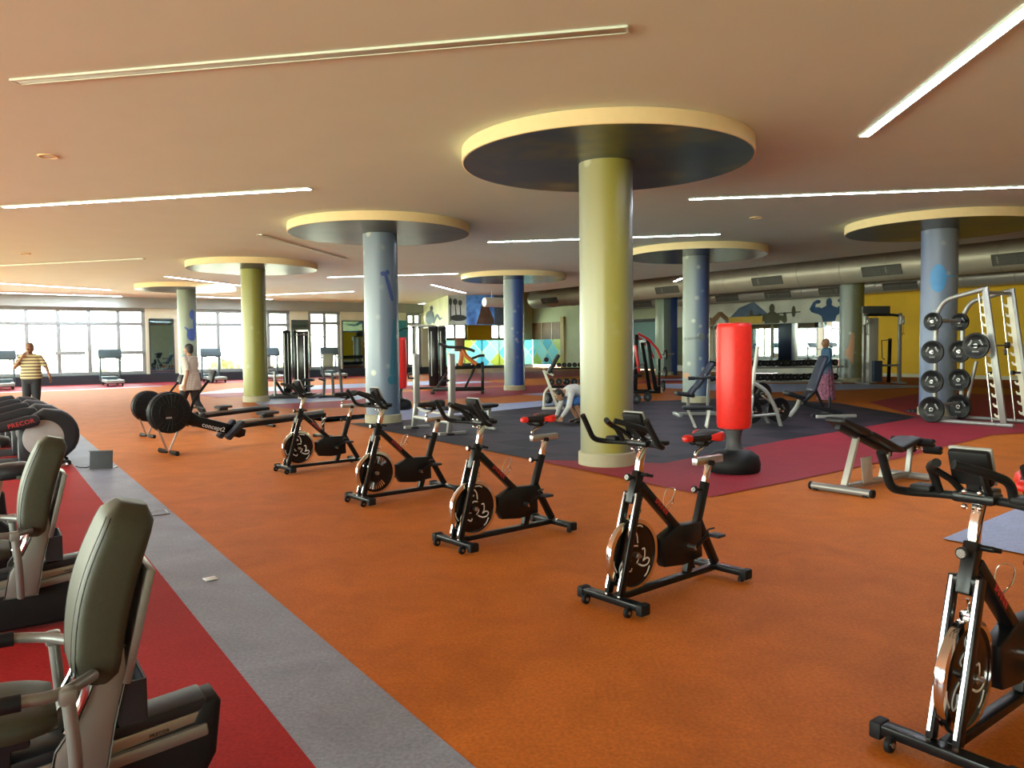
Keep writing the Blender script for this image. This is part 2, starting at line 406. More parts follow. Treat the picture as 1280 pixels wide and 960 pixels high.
def mosaic():
    m = bpy.data.materials.new('diamond_mosaic'); m.use_nodes = True; nt = m.node_tree; N = nt.nodes; L = nt.links; p = N['Principled BSDF']
    tc = N.new('ShaderNodeTexCoord'); sp = N.new('ShaderNodeSeparateXYZ'); L.new(tc.outputs['Object'], sp.inputs[0])
    def mth(op, a, b=None):
        n = N.new('ShaderNodeMath'); n.operation = op
        for i, x in enumerate((a, b)):
            if x is None: continue
            if isinstance(x, (int, float)): n.inputs[i].default_value = x
            else: L.new(x, n.inputs[i])
        return n.outputs[0]
    s = mth('MULTIPLY', sp.outputs['X'], 1.0); z = sp.outputs['Z']
    a = mth('MULTIPLY', mth('ADD', s, z), .72); b = mth('MULTIPLY', mth('SUBTRACT', s, z), .72)
    cv = N.new('ShaderNodeCombineXYZ'); L.new(mth('FLOOR', a), cv.inputs[0]); L.new(mth('FLOOR', b), cv.inputs[1])
    wn = N.new('ShaderNodeTexWhiteNoise'); wn.noise_dimensions = '3D'; L.new(cv.outputs[0], wn.inputs['Vector'])
    rp = N.new('ShaderNodeValToRGB'); rp.color_ramp.interpolation = 'CONSTANT'; e = rp.color_ramp.elements
    cs = [(.24, .74, .84), (.10, .52, .74), (.50, .66, .10), (.38, .82, .86), (.16, .66, .82), (.30, .74, .74)]
    e[0].color = (*cs[0], 1); e[1].position = .18; e[1].color = (*cs[1], 1)
    for i, c in enumerate(cs[2:]): x = e.new(.34+.16*i); x.color = (*c, 1)
    L.new(wn.outputs['Value'], rp.inputs['Fac'])
    ln = mth('MINIMUM', mth('ABSOLUTE', mth('SUBTRACT', mth('FRACT', a), .5)), 10.0)
    l2 = mth('ABSOLUTE', mth('SUBTRACT', mth('FRACT', b), .5))
    g = mth('GREATER_THAN', mth('MAXIMUM', ln, l2), .455)
    mx = N.new('ShaderNodeMix'); mx.data_type = 'RGBA'; L.new(g, mx.inputs['Factor']); L.new(rp.outputs['Color'], mx.inputs['A']); mx.inputs['B'].default_value = (.55, .72, .60, 1)
    L.new(mx.outputs['Result'], p.inputs['Base Color']); p.inputs['Roughness'].default_value = .3
    return m
M_mos = mosaic()
def wall_obj(name, c, d, mt, rz): # box wall with its own object space
    o = struct(name, MB().box((0, 0, 0), d), mt); o.location = c; o.rotation_euler = (0, 0, rz); return o
M_mosg = M_mos.copy(); M_mosg.name = 'diamond_film_on_glass'
def film():                                  # coloured film on glass: daylight shines through it
    nt = M_mosg.node_tree; p = nt.nodes['Principled BSDF']; t = nt.nodes.new('ShaderNodeBsdfTranslucent'); x = nt.nodes.new('ShaderNodeMixShader'); x.inputs[0].default_value = .10
    nt.links.new(p.inputs['Base Color'].links[0].from_socket, t.inputs['Color'])
    nt.links.new(p.outputs[0], x.inputs[1]); nt.links.new(t.outputs[0], x.inputs[2]); nt.links.new(x.outputs[0], nt.nodes['Material Output'].inputs['Surface'])
film()
g = MB(); hw = (VR-25.9)/2; g.poly([(-hw, 0, -.95), (hw, 0, -.95), (hw, 0, .95), (-hw, 0, .95)])
o = struct('wall_end', g, M_mosg); o.location = W(UE+.05, (25.9+VR)/2, 1.15); o.rotation_euler = (0, 0, AX)
f = MB()
for k in range(7): f.box((-hw+hw*k/3, .04, 0), (.06, .05, 1.9))
f.box((0, .04, .95), (2*hw, .06, .06)); f.box((0, .04, -.95), (2*hw, .06, .06)); obj('frame', f, M_alum, o)
struct('wall_side', MB().beam(W(UF+.26, 23.0, SLAB/2), W(UE+.2, 26.3, SLAB/2), .2, SLAB, bev=0), M_wgreen)
struct('baseboard_end', slab(MB(), UE-.05, UE+.25, 25.9, VR, 0, .2), M_dark)
struct('wall_end_upper', slab(slab(slab(MB(), UE, UE+.25, 25.9, VR, 3.3, SLAB), UE, UE+.25, 25.9, 26.2, 2.1, 3.3), UE, UE+.25, 33.6, VR, 2.1, 3.3), M_wgreen)
struct('trim_yellow_panel', slab(MB(), UE, UE+.25, 29.2, 31.2, 2.1, 3.3), M_yel)
window(12, UE+.12, 26.2, 29.2, 2.1, 3.3, [27.2, 28.2], [], ())
window(13, UE+.12, 31.2, 33.6, 2.1, 3.3, [32.0, 32.8], [], ())
wall_obj('wall_corner', W((U_D+UE)/2, VR+.12, 1.15), (UE-U_D, .25, 1.9), M_mos, AX+PI/2)
M_wood = mat('brown_panel_wood', (.16, .075, .025), .5, scale=2.0, var=.2)
struct('wall_corner_upper', slab(MB(), U_D, UE, VR, VR+.25, 3.35, SLAB), M_wgreen)
o = struct('trim_wood_panels', slab(MB(), U_D, UE, VR-.02, VR+.2, 2.1, 3.35), M_wood)
f = MB()
for u in (46.5, 47.8): slab(f, u-.03, u+.03, VR-.05, VR-.01, 2.1, 3.35)
obj('panel_joint', f, M_cream, o)
struct('trim_corner_post', slab(MB(), 44.9, 45.3, VR-.18, VR, 0, 3.7), mat('tan_post_paint', (.52, .42, .20), .6))

# hanging mural bulkhead where the window wall turns
P1, P2, P3 = G(527, 381, CZ), G(560, 369, CZ), G(640, 369, CZ)
ZB = 2.72
def panel(mb, a, b, z0, z1, th=.25):
    a = Vector((a.x, a.y, 0)); b = Vector((b.x, b.y, 0)); d = (b-a).normalized(); n = Vector((-d.y, d.x, 0))
    if n.dot(a) < 0: n = -n
    q = [a, b, b+n*th, a+n*th]
    return mb.loft([[Vector((p.x, p.y, z0)) for p in q], [Vector((p.x, p.y, z1)) for p in q]])
M_gpan = mat('pale_lime_mural_paint', (.50, .56, .32), .6, scale=1.0, var=.1)
wg = struct('wall_bulkhead', panel(MB(), P1, P2, ZB, CZ), M_gpan)
P2b = P2.lerp(P3, .28); P2c = P2.lerp(P3, .5); P2d = P2.lerp(P3, .72)
M_trees = mat('grey_leaf_mural_paint', (.34, .37, .33), .6, scale=2.0, var=.2)
wt = struct('wall_bulkhead_trees', panel(MB(), P2, P2b, ZB, CZ), M_trees)
M_bmur = mat('blue_mural_paint', (.03, .10, .38), .5, scale=2.2, var=.35, col2=(.08, .26, .62))
M_bromur = mat('brown_mural_paint', (.13, .06, .03), .55, scale=2.2, var=.4)
M_dkmur = mat('dark_slate_mural_paint', (.035, .05, .07), .55, scale=2.2, var=.4)
w_blue = struct('wall_bulkhead_blue', panel(MB(), P2b, P2d, ZB-.03, CZ), M_bmur)
struct('wall_bulkhead_dark', panel(MB(), P2d, P3, ZB-.03, CZ), M_dkmur)

# painted mural figures (flat paint on the walls)
def figure(name, parent, to3, shapes, mt):                     # shapes: closed outlines in wall metres; to3 maps (s, z) on to the wall
    mb = MB()
    for sh in shapes:
        n = len(sh); b = bmesh.new(); f0 = b.faces.new([b.verts.new(to3(s, z, .012)) for s, z in sh])
        r = bmesh.ops.extrude_face_region(b, geom=[f0]); 
        for v, (s, z) in zip([v for v in r['geom'] if isinstance(v, bmesh.types.BMVert)], sh): pass
        b.normal_update(); mb._add(b)
    return obj(name, mb, mt, parent)
def blob(cx, cz, rx, rz, n=14, rot=0.0):
    return [(cx + rx*math.cos(t)*math.cos(rot) - rz*math.sin(t)*math.sin(rot), cz + rx*math.cos(t)*math.sin(rot) + rz*math.sin(t)*math.cos(rot)) for t in [2*PI*k/n for k in range(n)]]
def limb(x0, z0, x1, z1, w0, w1):
    d = Vector((x1-x0, z1-z0)).normalized(); n = Vector((-d.y, d.x))
    return [(x0+n.x*w0, z0+n.y*w0), (x0-n.x*w0, z0-n.y*w0), (x0-d.x*w0*.0+(x1-x0)*.5-n.x*(w0+w1)*.55, z0+(z1-z0)*.5-n.y*(w0+w1)*.55), (x1-n.x*w1, z1-n.y*w1), (x1+d.x*w1*.7, z1+d.y*w1*.7), (x1+n.x*w1, z1+n.y*w1), (x0+(x1-x0)*.5+n.x*(w0+w1)*.55, z0+(z1-z0)*.5+n.y*(w0+w1)*.55)]
def onwall(uc):      # on the mural wall; s grows towards smaller u (to the viewer's right)
    return lambda s, z, d: W(uc - s, VR - d, z)
T = onwall(23.6)    # flexing bodybuilder
M_fblue = mat('mural_figure_blue', (.05, .13, .30), .6); M_folive = mat('mural_figure_olive', (.13, .13, .08), .6); M_forange = mat('mural_figure_tan', (.38, .22, .12), .6)
M_fsky = mat('mural_sky_blue', (.20, .28, .42), .7, var=.2, scale=2)
figure('mural_flexing_man', w_mur, T, [blob(0, 3.62, .17, .22), [(-.6, 3.3), (-.25, 3.42), (-.12, 3.5), (.12, 3.5), (.25, 3.42), (.6, 3.3), (.58, 3.05), (.42, 2.95), (.32, 2.6), (-.32, 2.6), (-.42, 2.95), (-.58, 3.05)],
    limb(-.5, 3.22, -1.0, 3.3, .18, .12), limb(-1.0, 3.25, -.8, 3.66, .14, .09), blob(-.64, 3.68, .17, .1), limb(.5, 3.22, 1.0, 3.3, .18, .12), limb(1.0, 3.25, .8, 3.66, .14, .09), blob(.64, 3.68, .17, .1)], M_fblue)
T = onwall(28.3)
figure('mural_mountain', w_mur, T, [[(-1.9, 2.8), (-.9, 3.6), (.1, 3.9), (.9, 3.3), (1.6, 2.8)]], M_fsky)
T2 = lambda s, z, d: W(27.0 - s, VR - d - .006, z)
figure('mural_weightlifter', w_mur, T2, [blob(0, 3.48, .18, .24), [(-.64, 3.05), (-.3, 3.2), (-.14, 3.32), (.14, 3.32), (.3, 3.2), (.64, 3.05), (.5, 2.8), (.42, 2.6), (-.42, 2.6), (-.5, 2.8)], limb(-.55, 3.0, -.85, 2.75, .14, .1), limb(-.85, 2.75, -.8, 3.2, .11, .08), limb(.55, 3.0, .85, 2.75, .14, .1), limb(.85, 2.75, .8, 3.2, .11, .08),
    limb(-1.7, 3.12, 1.75, 3.22, .03, .03), blob(-1.35, 3.15, .12, .3), blob(1.35, 3.25, .12, .3)], M_folive)
T3 = lambda s, z, d: W(31.6 - s, VR - d, z)
figure('mural_reclining_woman', w_mur, T3, [blob(-.75, 3.25, .2, .22), limb(-.75, 3.05, -.4, 2.75, .22, .25), limb(-.4, 2.75, .5, 2.75, .2, .2), limb(.4, 2.8, 1.05, 3.35, .2, .14), limb(1.05, 3.35, 1.9, 2.75, .15, .1), limb(-.5, 2.9, .35, 3.1, .08, .06), limb(.3, 3.1, .7, 2.8, .07, .05)], M_forange)
struct('trim_yellow_lintel', slab(MB(), 27.6, 29.9, VR-.05, VR, 2.68, 3.1), mat('lintel_yellow', (.55, .36, .05), .6))
dd = (P2-P1).normalized(); nn = Vector((dd.y, -dd.x, 0)); nn = nn if nn.dot(P1) < 0 else -nn; Lg = (P2-P1).length
TG = lambda s, z, d: Vector((P1.x, P1.y, 0)) + dd*s + nn*d + Vector((0, 0, z))
M_fteal = mat('mural_figure_teal', (.08, .17, .22), .6)
k = Lg/10
def onP(px, py):
    d = ray(px, py); a = Vector((P1.x, P1.y, 0)); t = a.dot(nn)/d.dot(nn); p = d*t; return ((Vector((p.x, p.y, 0))-a).dot(dd), EYE+p.z)
PXF = lambda L: [onP(*q) for q in L]
figure('mural_crunch_figure', wg, TG, [PXF([(537.5, 384.5), (538.5, 382.6), (540.2, 382.2), (541.6, 383.8), (541.8, 386.6), (540.2, 388.6), (538.2, 388)]), PXF([(536, 389), (539, 387.5), (542, 390), (543, 395), (542, 401), (539, 405.5), (535, 405.8), (532.5, 402), (532, 396), (533.5, 391)]), PXF([(540, 403), (544.5, 394), (546.5, 392.2), (548, 393.4), (546.5, 397), (543, 405)]), PXF([(546, 392.4), (548, 393), (550.6, 398.6), (549.4, 400.2), (547.4, 396.6)]), PXF([(549, 398.4), (552.4, 396.4), (553.4, 397.6), (550.4, 400.4)])], M_fteal)
d2 = (P2b-P2).normalized(); n2 = Vector((d2.y, -d2.x, 0)); n2 = n2 if n2.dot(P2) < 0 else -n2
TT = lambda s, z, d: Vector((P2.x, P2.y, 0)) + d2*s + n2*d + Vector((0, 0, z))
M_fdk = mat('mural_dark_leaf', (.05, .06, .05), .7)
figure('mural_palm_trees', wt, TT, [limb(.12, 2.9, .12, 3.7, .03, .03), blob(.12, 3.85, .08, .2), limb(.4, 3.0, .35, 3.75, .03, .02), blob(.35, 3.85, .12, .16), limb(.62, 3.0, .6, 3.7, .03, .02), blob(.6, 3.8, .1, .14), blob(.5, 3.05, .42, .16)], M_fdk)

figure('mural_brown_figure', w_blue, lambda s, z, d: Vector((P2.x, P2.y, 0)) + d2*s + n2*d + Vector((0, 0, z)), [[(s*(P3-P2).length, z) for s, z in ((.43, 2.72), (.46, 3.0), (.49, 3.3), (.52, 3.7), (.55, 4.05), (.60, 4.12), (.63, 3.9), (.64, 3.5), (.68, 3.2), (.71, 2.95), (.715, 2.72))]], M_bromur)
# big wall mirrors behind the dumbbell racks
for i, (a, b, lab) in enumerate([(34.3, 31.0, 'wall mirror below the reclining mural woman, behind the dumbbell racks'), (31.0, 27.0, 'wall mirror below the painted weightlifter, behind the dumbbell racks'), (27.0, 22.3, 'wide wall mirror below the painted flexing man')]):
    t = thing('wall_mirror', lab, 'mirror', W((a+b)/2, VR-.02, .35), H_V, 'mirrors along the mural wall')
    obj('mirror_glass', MB().box((0, 0, 1.15), (.02, a-b-.03, 2.3)), M_mirror, t)
    e = MB()
    for y in (-1, 1): e.box((-.005, y*(a-b)/2-y*.03, 1.15), (.03, .03, 2.3))
    e.box((-.005, 0, .0), (.03, a-b-.03, .03)); e.box((-.005, 0, 2.31), (.03, a-b-.03, .03)); obj('frame', e, M_alum, t)

# ------------------------------------------------------------------ columns with round caps
def colmat(name, cols, dots=True, seed=0.0, zc=None, k=.52):
    cols = [(q, tuple(x*k for x in c)) for q, c in cols]
    m = bpy.data.materials.new(name); m.use_nodes = True; nt = m.node_tree; N = nt.nodes; L = nt.links; p = N['Principled BSDF']
    tc = N.new('ShaderNodeTexCoord'); sp = N.new('ShaderNodeSeparateXYZ'); L.new(tc.outputs['Object'], sp.inputs[0])
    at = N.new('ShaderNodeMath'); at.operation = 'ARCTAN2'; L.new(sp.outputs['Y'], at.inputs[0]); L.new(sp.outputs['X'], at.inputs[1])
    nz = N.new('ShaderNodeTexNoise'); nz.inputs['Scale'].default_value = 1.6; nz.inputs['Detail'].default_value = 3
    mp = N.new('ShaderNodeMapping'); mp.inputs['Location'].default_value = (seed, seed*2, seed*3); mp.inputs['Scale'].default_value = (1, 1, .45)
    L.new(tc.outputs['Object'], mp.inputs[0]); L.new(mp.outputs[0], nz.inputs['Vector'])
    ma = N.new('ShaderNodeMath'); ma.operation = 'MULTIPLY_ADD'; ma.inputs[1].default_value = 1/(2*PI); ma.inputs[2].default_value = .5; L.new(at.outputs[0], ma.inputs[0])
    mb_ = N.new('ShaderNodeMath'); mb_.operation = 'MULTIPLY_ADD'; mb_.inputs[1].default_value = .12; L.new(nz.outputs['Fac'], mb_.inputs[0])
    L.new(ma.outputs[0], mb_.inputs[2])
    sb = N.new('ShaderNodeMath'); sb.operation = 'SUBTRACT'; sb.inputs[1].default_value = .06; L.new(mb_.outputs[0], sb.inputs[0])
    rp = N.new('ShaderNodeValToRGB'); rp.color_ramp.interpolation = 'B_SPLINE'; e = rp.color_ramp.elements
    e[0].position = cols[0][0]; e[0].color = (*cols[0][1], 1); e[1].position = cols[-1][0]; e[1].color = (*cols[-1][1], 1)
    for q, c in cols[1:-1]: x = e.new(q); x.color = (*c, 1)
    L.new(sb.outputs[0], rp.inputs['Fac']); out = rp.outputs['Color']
    if dots:
        vo = N.new('ShaderNodeTexVoronoi'); vo.inputs['Scale'].default_value = 3.0; L.new(tc.outputs['Object'], vo.inputs['Vector'])
        mr = N.new('ShaderNodeMapRange'); mr.inputs['From Min'].default_value = .12; mr.inputs['From Max'].default_value = .24; mr.inputs['To Min'].default_value = .48; mr.inputs['To Max'].default_value = 0.0
        L.new(vo.outputs['Distance'], mr.inputs['Value'])
        n2 = N.new('ShaderNodeTexNoise'); n2.inputs['Scale'].default_value = .9; L.new(mp.outputs[0], n2.inputs['Vector'])
        m2 = N.new('ShaderNodeMapRange'); m2.inputs['From Min'].default_value = .45; m2.inputs['From Max'].default_value = .6; L.new(n2.outputs['Fac'], m2.inputs['Value'])
        mu = N.new('ShaderNodeMath'); mu.operation = 'MULTIPLY'; L.new(mr.outputs[0], mu.inputs[0]); L.new(m2.outputs[0], mu.inputs[1])
        mx = N.new('ShaderNodeMix'); mx.data_type = 'RGBA'; L.new(mu.outputs[0], mx.inputs['Factor']); L.new(out, mx.inputs['A']); mx.inputs['B'].default_value = (.62, .64, .50, 1); out = mx.outputs['Result']
    L.new(out, p.inputs['Base Color']); p.inputs['Roughness'].default_value = .3; p.inputs['Specular IOR Level'].default_value = .45
    return m
YG = (.58, .56, .06); PG = (.42, .50, .36); BG = (.27, .36, .42); DB = (.03, .08, .30); PB = (.22, .34, .46); LG = (.42, .50, .34); BL = (.05, .13, .50)
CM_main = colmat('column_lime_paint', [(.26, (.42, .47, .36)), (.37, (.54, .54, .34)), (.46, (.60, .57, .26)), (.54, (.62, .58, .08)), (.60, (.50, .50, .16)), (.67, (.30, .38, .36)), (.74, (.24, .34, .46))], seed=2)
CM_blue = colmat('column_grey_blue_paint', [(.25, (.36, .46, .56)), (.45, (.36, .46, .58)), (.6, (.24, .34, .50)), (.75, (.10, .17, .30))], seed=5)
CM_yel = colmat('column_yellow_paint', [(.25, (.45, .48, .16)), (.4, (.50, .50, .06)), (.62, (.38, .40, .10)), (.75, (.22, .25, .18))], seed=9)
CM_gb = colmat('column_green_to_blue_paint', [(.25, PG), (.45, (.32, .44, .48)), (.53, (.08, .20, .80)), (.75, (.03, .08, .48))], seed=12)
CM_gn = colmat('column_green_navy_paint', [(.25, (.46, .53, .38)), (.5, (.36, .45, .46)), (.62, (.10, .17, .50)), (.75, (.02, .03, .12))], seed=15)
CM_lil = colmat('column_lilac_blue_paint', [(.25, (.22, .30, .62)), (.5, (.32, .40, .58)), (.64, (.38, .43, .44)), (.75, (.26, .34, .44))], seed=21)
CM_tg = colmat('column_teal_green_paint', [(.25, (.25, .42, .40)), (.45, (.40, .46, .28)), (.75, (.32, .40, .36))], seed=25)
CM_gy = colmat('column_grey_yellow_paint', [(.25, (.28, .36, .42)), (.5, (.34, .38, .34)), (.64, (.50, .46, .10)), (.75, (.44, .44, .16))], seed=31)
M_rim = mat('cap_rim_paint', (.82, .68, .40), .7, var=.02, spec=.2)
M_plinth = mat('column_plinth_paint', (.40, .37, .24), .6)
def sofmat(name, cs, sc=.7, rough=.22, sp=.4):
    m = bpy.data.materials.new(name); m.use_nodes = True; nt = m.node_tree; p = nt.nodes['Principled BSDF']; tc = nt.nodes.new('ShaderNodeTexCoord')
    nt.links.new(noise_mix(nt, tc.outputs['Object'], sc, cs, 3), p.inputs['Base Color']); p.inputs['Roughness'].default_value = rough; p.inputs['Specular IOR Level'].default_value = sp
    return m
SO_main = sofmat('cap_soffit_navy_olive', [(.36, (.012, .040, .095)), (.5, (.03, .065, .08)), (.60, (.10, .12, .05)), (.70, (.24, .24, .09))], rough=.32)
SO_grey = sofmat('cap_soffit_slate', [(.35, (.06, .10, .12)), (.65, (.12, .16, .17))], rough=.38, sp=.1)
SO_blue = sofmat('cap_soffit_blue', [(.35, (.03, .06, .12)), (.65, (.07, .12, .20))], rough=.22, sp=.25)
def on_col(col, shapes, name, mt, r, cuts=3):          # painted marks that wrap round a shaft: outlines in (metres round, height)
    mb = MB()
    for sh in shapes:
        b = bmesh.new(); b.faces.new([b.verts.new((s, 0, z)) for s, z in sh]); bmesh.ops.triangulate(b, faces=b.faces)
        bmesh.ops.subdivide_edges(b, edges=b.edges, cuts=cuts, use_grid_fill=True)
        for v in b.verts:
            t = v.co.x/r; v.co = ((r+.004)*math.cos(t), (r+.004)*math.sin(t), v.co.z)
        mb._add(b)
    return obj(name, mb, mt, col)
COLS = {}
def column(key, P, r, shaft, soffit, label, Rd=1.9, zb=4.0, square=False, ring=True):
    ang = math.atan2(-P.y, -P.x)
    t = thing('round_column' if not square else 'square_column', label, 'column', (P.x, P.y, 0), ang, 'painted columns of the hall', 'thing')
    top = (CZ if Rd else SLAB)
    if square: obj('shaft', MB().box((0, 0, top/2), (r*2, r*2, top), bev=.02), shaft, t)
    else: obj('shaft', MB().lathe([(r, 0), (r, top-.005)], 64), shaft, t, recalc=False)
    if ring: obj('plinth', MB().lathe([(r+.03, 0), (r+.03, .17), (r+.004, .19)], 64), M_plinth, t, recalc=False)
    if Rd:
        c = obj('cap_rim', MB().lathe([(Rd-.02, zb), (Rd, zb+.005), (Rd, CZ-.002)], 96), M_rim, t, recalc=False)
        s = obj('cap_soffit', MB().lathe([(r-.01, zb), (Rd-.018, zb)], 96), soffit, t, recalc=False)
    COLS[key] = t; return t
def flat(p): return Vector((p.x, p.y, 0))
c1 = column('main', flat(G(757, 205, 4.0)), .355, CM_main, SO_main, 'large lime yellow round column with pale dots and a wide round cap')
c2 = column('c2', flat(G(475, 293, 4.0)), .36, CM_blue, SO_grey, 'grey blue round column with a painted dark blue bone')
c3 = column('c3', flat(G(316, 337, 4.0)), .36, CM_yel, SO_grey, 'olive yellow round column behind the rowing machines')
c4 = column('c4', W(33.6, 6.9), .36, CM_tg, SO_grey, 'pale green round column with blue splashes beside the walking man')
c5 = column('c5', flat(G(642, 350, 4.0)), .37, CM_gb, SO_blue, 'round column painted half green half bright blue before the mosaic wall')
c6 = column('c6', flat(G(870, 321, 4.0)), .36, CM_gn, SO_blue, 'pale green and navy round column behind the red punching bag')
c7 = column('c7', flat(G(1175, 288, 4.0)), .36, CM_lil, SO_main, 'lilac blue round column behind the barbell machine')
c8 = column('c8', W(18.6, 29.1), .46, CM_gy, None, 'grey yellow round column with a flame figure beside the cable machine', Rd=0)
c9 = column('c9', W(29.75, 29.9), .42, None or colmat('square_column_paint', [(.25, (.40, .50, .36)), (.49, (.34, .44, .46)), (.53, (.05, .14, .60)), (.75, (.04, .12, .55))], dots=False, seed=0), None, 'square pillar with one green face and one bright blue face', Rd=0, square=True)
c9.rotation_euler = (0, 0, c9.rotation_euler[2]+R(33))
M_pb = mat('painted_cobalt', (.035, .07, .24), .4); M_pt = mat('painted_teal', (.03, .16, .24), .4); M_psky = mat('painted_azure', (.06, .26, .55), .5); M_pgry = mat('painted_grey', (.14, .16, .16), .5); M_pflame = mat('painted_flame', (.50, .26, .14), .5)
def bone(s0, z0, s1, z1, w=.035):
    return [limb(s0, z0, s1, z1, w, w*1.2), blob(s0-.05, z0+.02, .06, .05), blob(s0+.04, z0+.05, .05, .05)]
on_col(c2, bone(.10, 3.12, .25, 2.60), 'painted_bone', M_pb, .36)
on_col(c2, [limb(.29, 2.2, .22, 1.05, .03, .07), blob(.22, .92, .12, .10)], 'painted_leg_bone', M_pt, .36)
on_col(c4, [blob(.2, 3.0, .12, .2), blob(.28, 2.6, .06, .3), blob(.16, 2.2, .2, .25), limb(.1, 2.3, -.1, 2.5, .05, .03)], 'painted_splash', M_pb, .36)
on_col(c4, [blob(-.15, .9, .2, .5), blob(.1, 1.0, .12, .35)], 'painted_teal_wash', M_pt, .36)
on_col(c6, [limb(-.25, 1.75, .1, 1.78, .035, .03), blob(.16, 1.8, .1, .11), blob(-.32, 1.75, .05, .05)], 'painted_dumbbell', M_pgry, .36)
on_col(c6, [blob(-.28, .75, .12, .08)], 'painted_smudge', M_pflame, .36)
on_col(c7, [blob(-.02, 2.95, .16, .3), limb(.1, 2.98, .34, 3.0, .02, .01)], 'painted_patch', M_psky, .36)
on_col(c8, [limb(.05, 2.0, -.02, 1.3, .05, .12), blob(-.06, 1.2, .16, .25), limb(-.02, 1.1, .05, .75, .09, .03)], 'painted_flame', M_pflame, .46)

# ------------------------------------------------------------------ ceiling fittings
def strip(name, a, b, label, lit=True, w=.115, group='lit ceiling light strips'):
    A, B = G(*a, z=CZ), G(*b, z=CZ); mid = (A+B)/2; L = (B-A).length; ang = math.atan2(B.y-A.y, B.x-A.x)
    t = thing(name, label, 'ceiling light', (mid.x, mid.y, CZ), ang, group)
    obj('diffuser', MB().box((0, 0, -.009), (L, w, .014), bev=.003), M_led if lit else M_slot, t)
    f = MB()
    for y in (-1, 1): f.box((0, y*(w/2+.006), -.011), (L+.03, .012, .02))
    for x in (-1, 1): f.box((x*(L/2+.008), 0, -.011), (.016, w+.024, .02))
    obj('housing', f, M_ceil, t); return t
strip('light_strip', (5, 258), (388, 235), 'lit white light strip over the two rowing machines')
strip('light_strip', (-12, 353), (137, 362), 'lit light strip above the treadmill windows, running into the far corner')
strip('light_strip', (207, 345), (312, 358), 'lit light strip that disappears behind the olive yellow column')
strip('light_strip', (410, 346), (572, 341.6), 'lit light strip behind the grey blue column')
strip('light_strip', (540, 355.5), (582, 366), 'short slanting lit light strip before the blue mural bulkhead')
strip('light_strip', (610, 302), (900, 292), 'lit light strip behind the large lime yellow column')
strip('light_strip', (862, 248), (1292, 232), 'long lit light strip over the red punching bag and barbell machine')
strip('light_strip', (1080, 169), (1292, 3), 'lit light strip running overhead out of the top right corner')
strip('light_strip', (326, 368.5), (442, 364), 'lit light strip between the olive column and the grey blue column')
strip('light_strip', (843, 351.5), (853, 347), 'tiny lit light strip seen end on beside the air duct')
strip('light_strip', (-10, 365.2), (152, 370.2), 'pale lit strip hugging the beam over the treadmill windows', w=.2)
strip('light_strip', (232, 370), (340, 373.6), 'pale lit strip hugging the beam right of the walking man', w=.2)
strip('unlit_strip', (20, 101), (783, 35), 'long unlit recessed light strip nearest overhead', False, .11, 'unlit ceiling strips')
strip('unlit_strip', (325, 293), (430, 323), 'unlit recessed light strip beside the grey blue column cap', False, .09, 'unlit ceiling strips')
strip('unlit_strip', (-5, 332), (180, 323), 'unlit recessed light strip over the treadmill side', False, .09, 'unlit ceiling strips')
for q, lab in [((60, 195), 'round white ceiling speaker over the ellipticals, largest in view'), ((32, 317), 'small round ceiling speaker beside the far unlit strip'), ((945, 272), 'round ceiling speaker below the long lit strip')]:
    P = G(*q, z=CZ); t = thing('ceiling_speaker', lab, 'speaker', P, 0, 'round ceiling speakers')
    obj('bezel', MB().lathe([(.125, 0), (.125, -.012), (.105, -.016), (.1, -.004)], 32), M_rim, t, recalc=False)
    obj('grille', MB().lathe([(.1, -.006), (0, -.008)], 32), M_cream, t)

# air ducts
M_duct = mat('duct_sheet', (.46, .44, .36), .42, .35, var=.05, scale=2)
M_duct2 = mat('shaded_duct_sheet', (.40, .40, .38), .35, .45, var=.05, scale=2)  # duct sheet again, toned greyer for the shade behind the large duct
M_grl = mat('duct_grille', (.10, .10, .095), .5)
def duct(label, u0, u1, v, z, r, mt, grilles):
    t = thing('air_duct', label, 'air duct', W(u0, v, z), H_U, 'round air ducts', 'thing')
    L = u1-u0; b = MB(); b.lathe([(0, 0), (r*.9, 0), (r, .1)] + sum([[(r, k*1.9+.0), (r+.012, k*1.9+.01), (r+.012, k*1.9+.05), (r, k*1.9+.06)] for k in range(1, int(L/1.9))], []) + [(r, L-.1), (r*.9, L), (0, L)], 40, axis=(1, 0, 0))
    obj('duct_body', b, mt, t)
    for (u, w, h) in grilles:
        g = MB(); x = u-u0
        A = R(-158)          # facing the hall and slightly down
        ny = math.cos(R(22)); nz = -math.sin(R(22))
        # local y of the duct is -v (towards the hall)
        c = Vector((x, ny*(r+.005), nz*(r+.005)))
        M = Matrix(((1, 0, 0, c.x), (0, ny, -nz, c.y), (0, nz, ny, c.z), (0, 0, 0, 1)))
        g.box((0, 0, 0), (w, .03, .03), M=M @ Matrix.Translation((0, 0, h/2))); g.box((0, 0, 0), (w, .03, .03), M=M @ Matrix.Translation((0, 0, -h/2)))
        for s in (-1, 0, 1): g.box((0, 0, 0), (.03, .03, h), M=M @ Matrix.Translation((s*w/2, 0, 0)))
        for k in range(5): g.box((0, 0, 0), (w, .02, h*.11), M=M @ Matrix.Translation((0, 0, -h*.38+k*h*.19)))
        gr = obj('vent_grille', g, mat('grille_frame', (.09, .09, .08), .5), t)
        obj('vent_recess', MB().box((0, -.012, 0), (w, .012, h), M=M), M_grl, gr)
    for k in range(int(L/4)):
        hb = MB(); x = 2+k*4
        hb.cyl((x, 0, r), (x, 0, SLAB-z), .012, 6); obj('hanger_rod', hb, M_steel, t)
    return t
def u_at(px, py, v): return onV(px, py, v)[0]
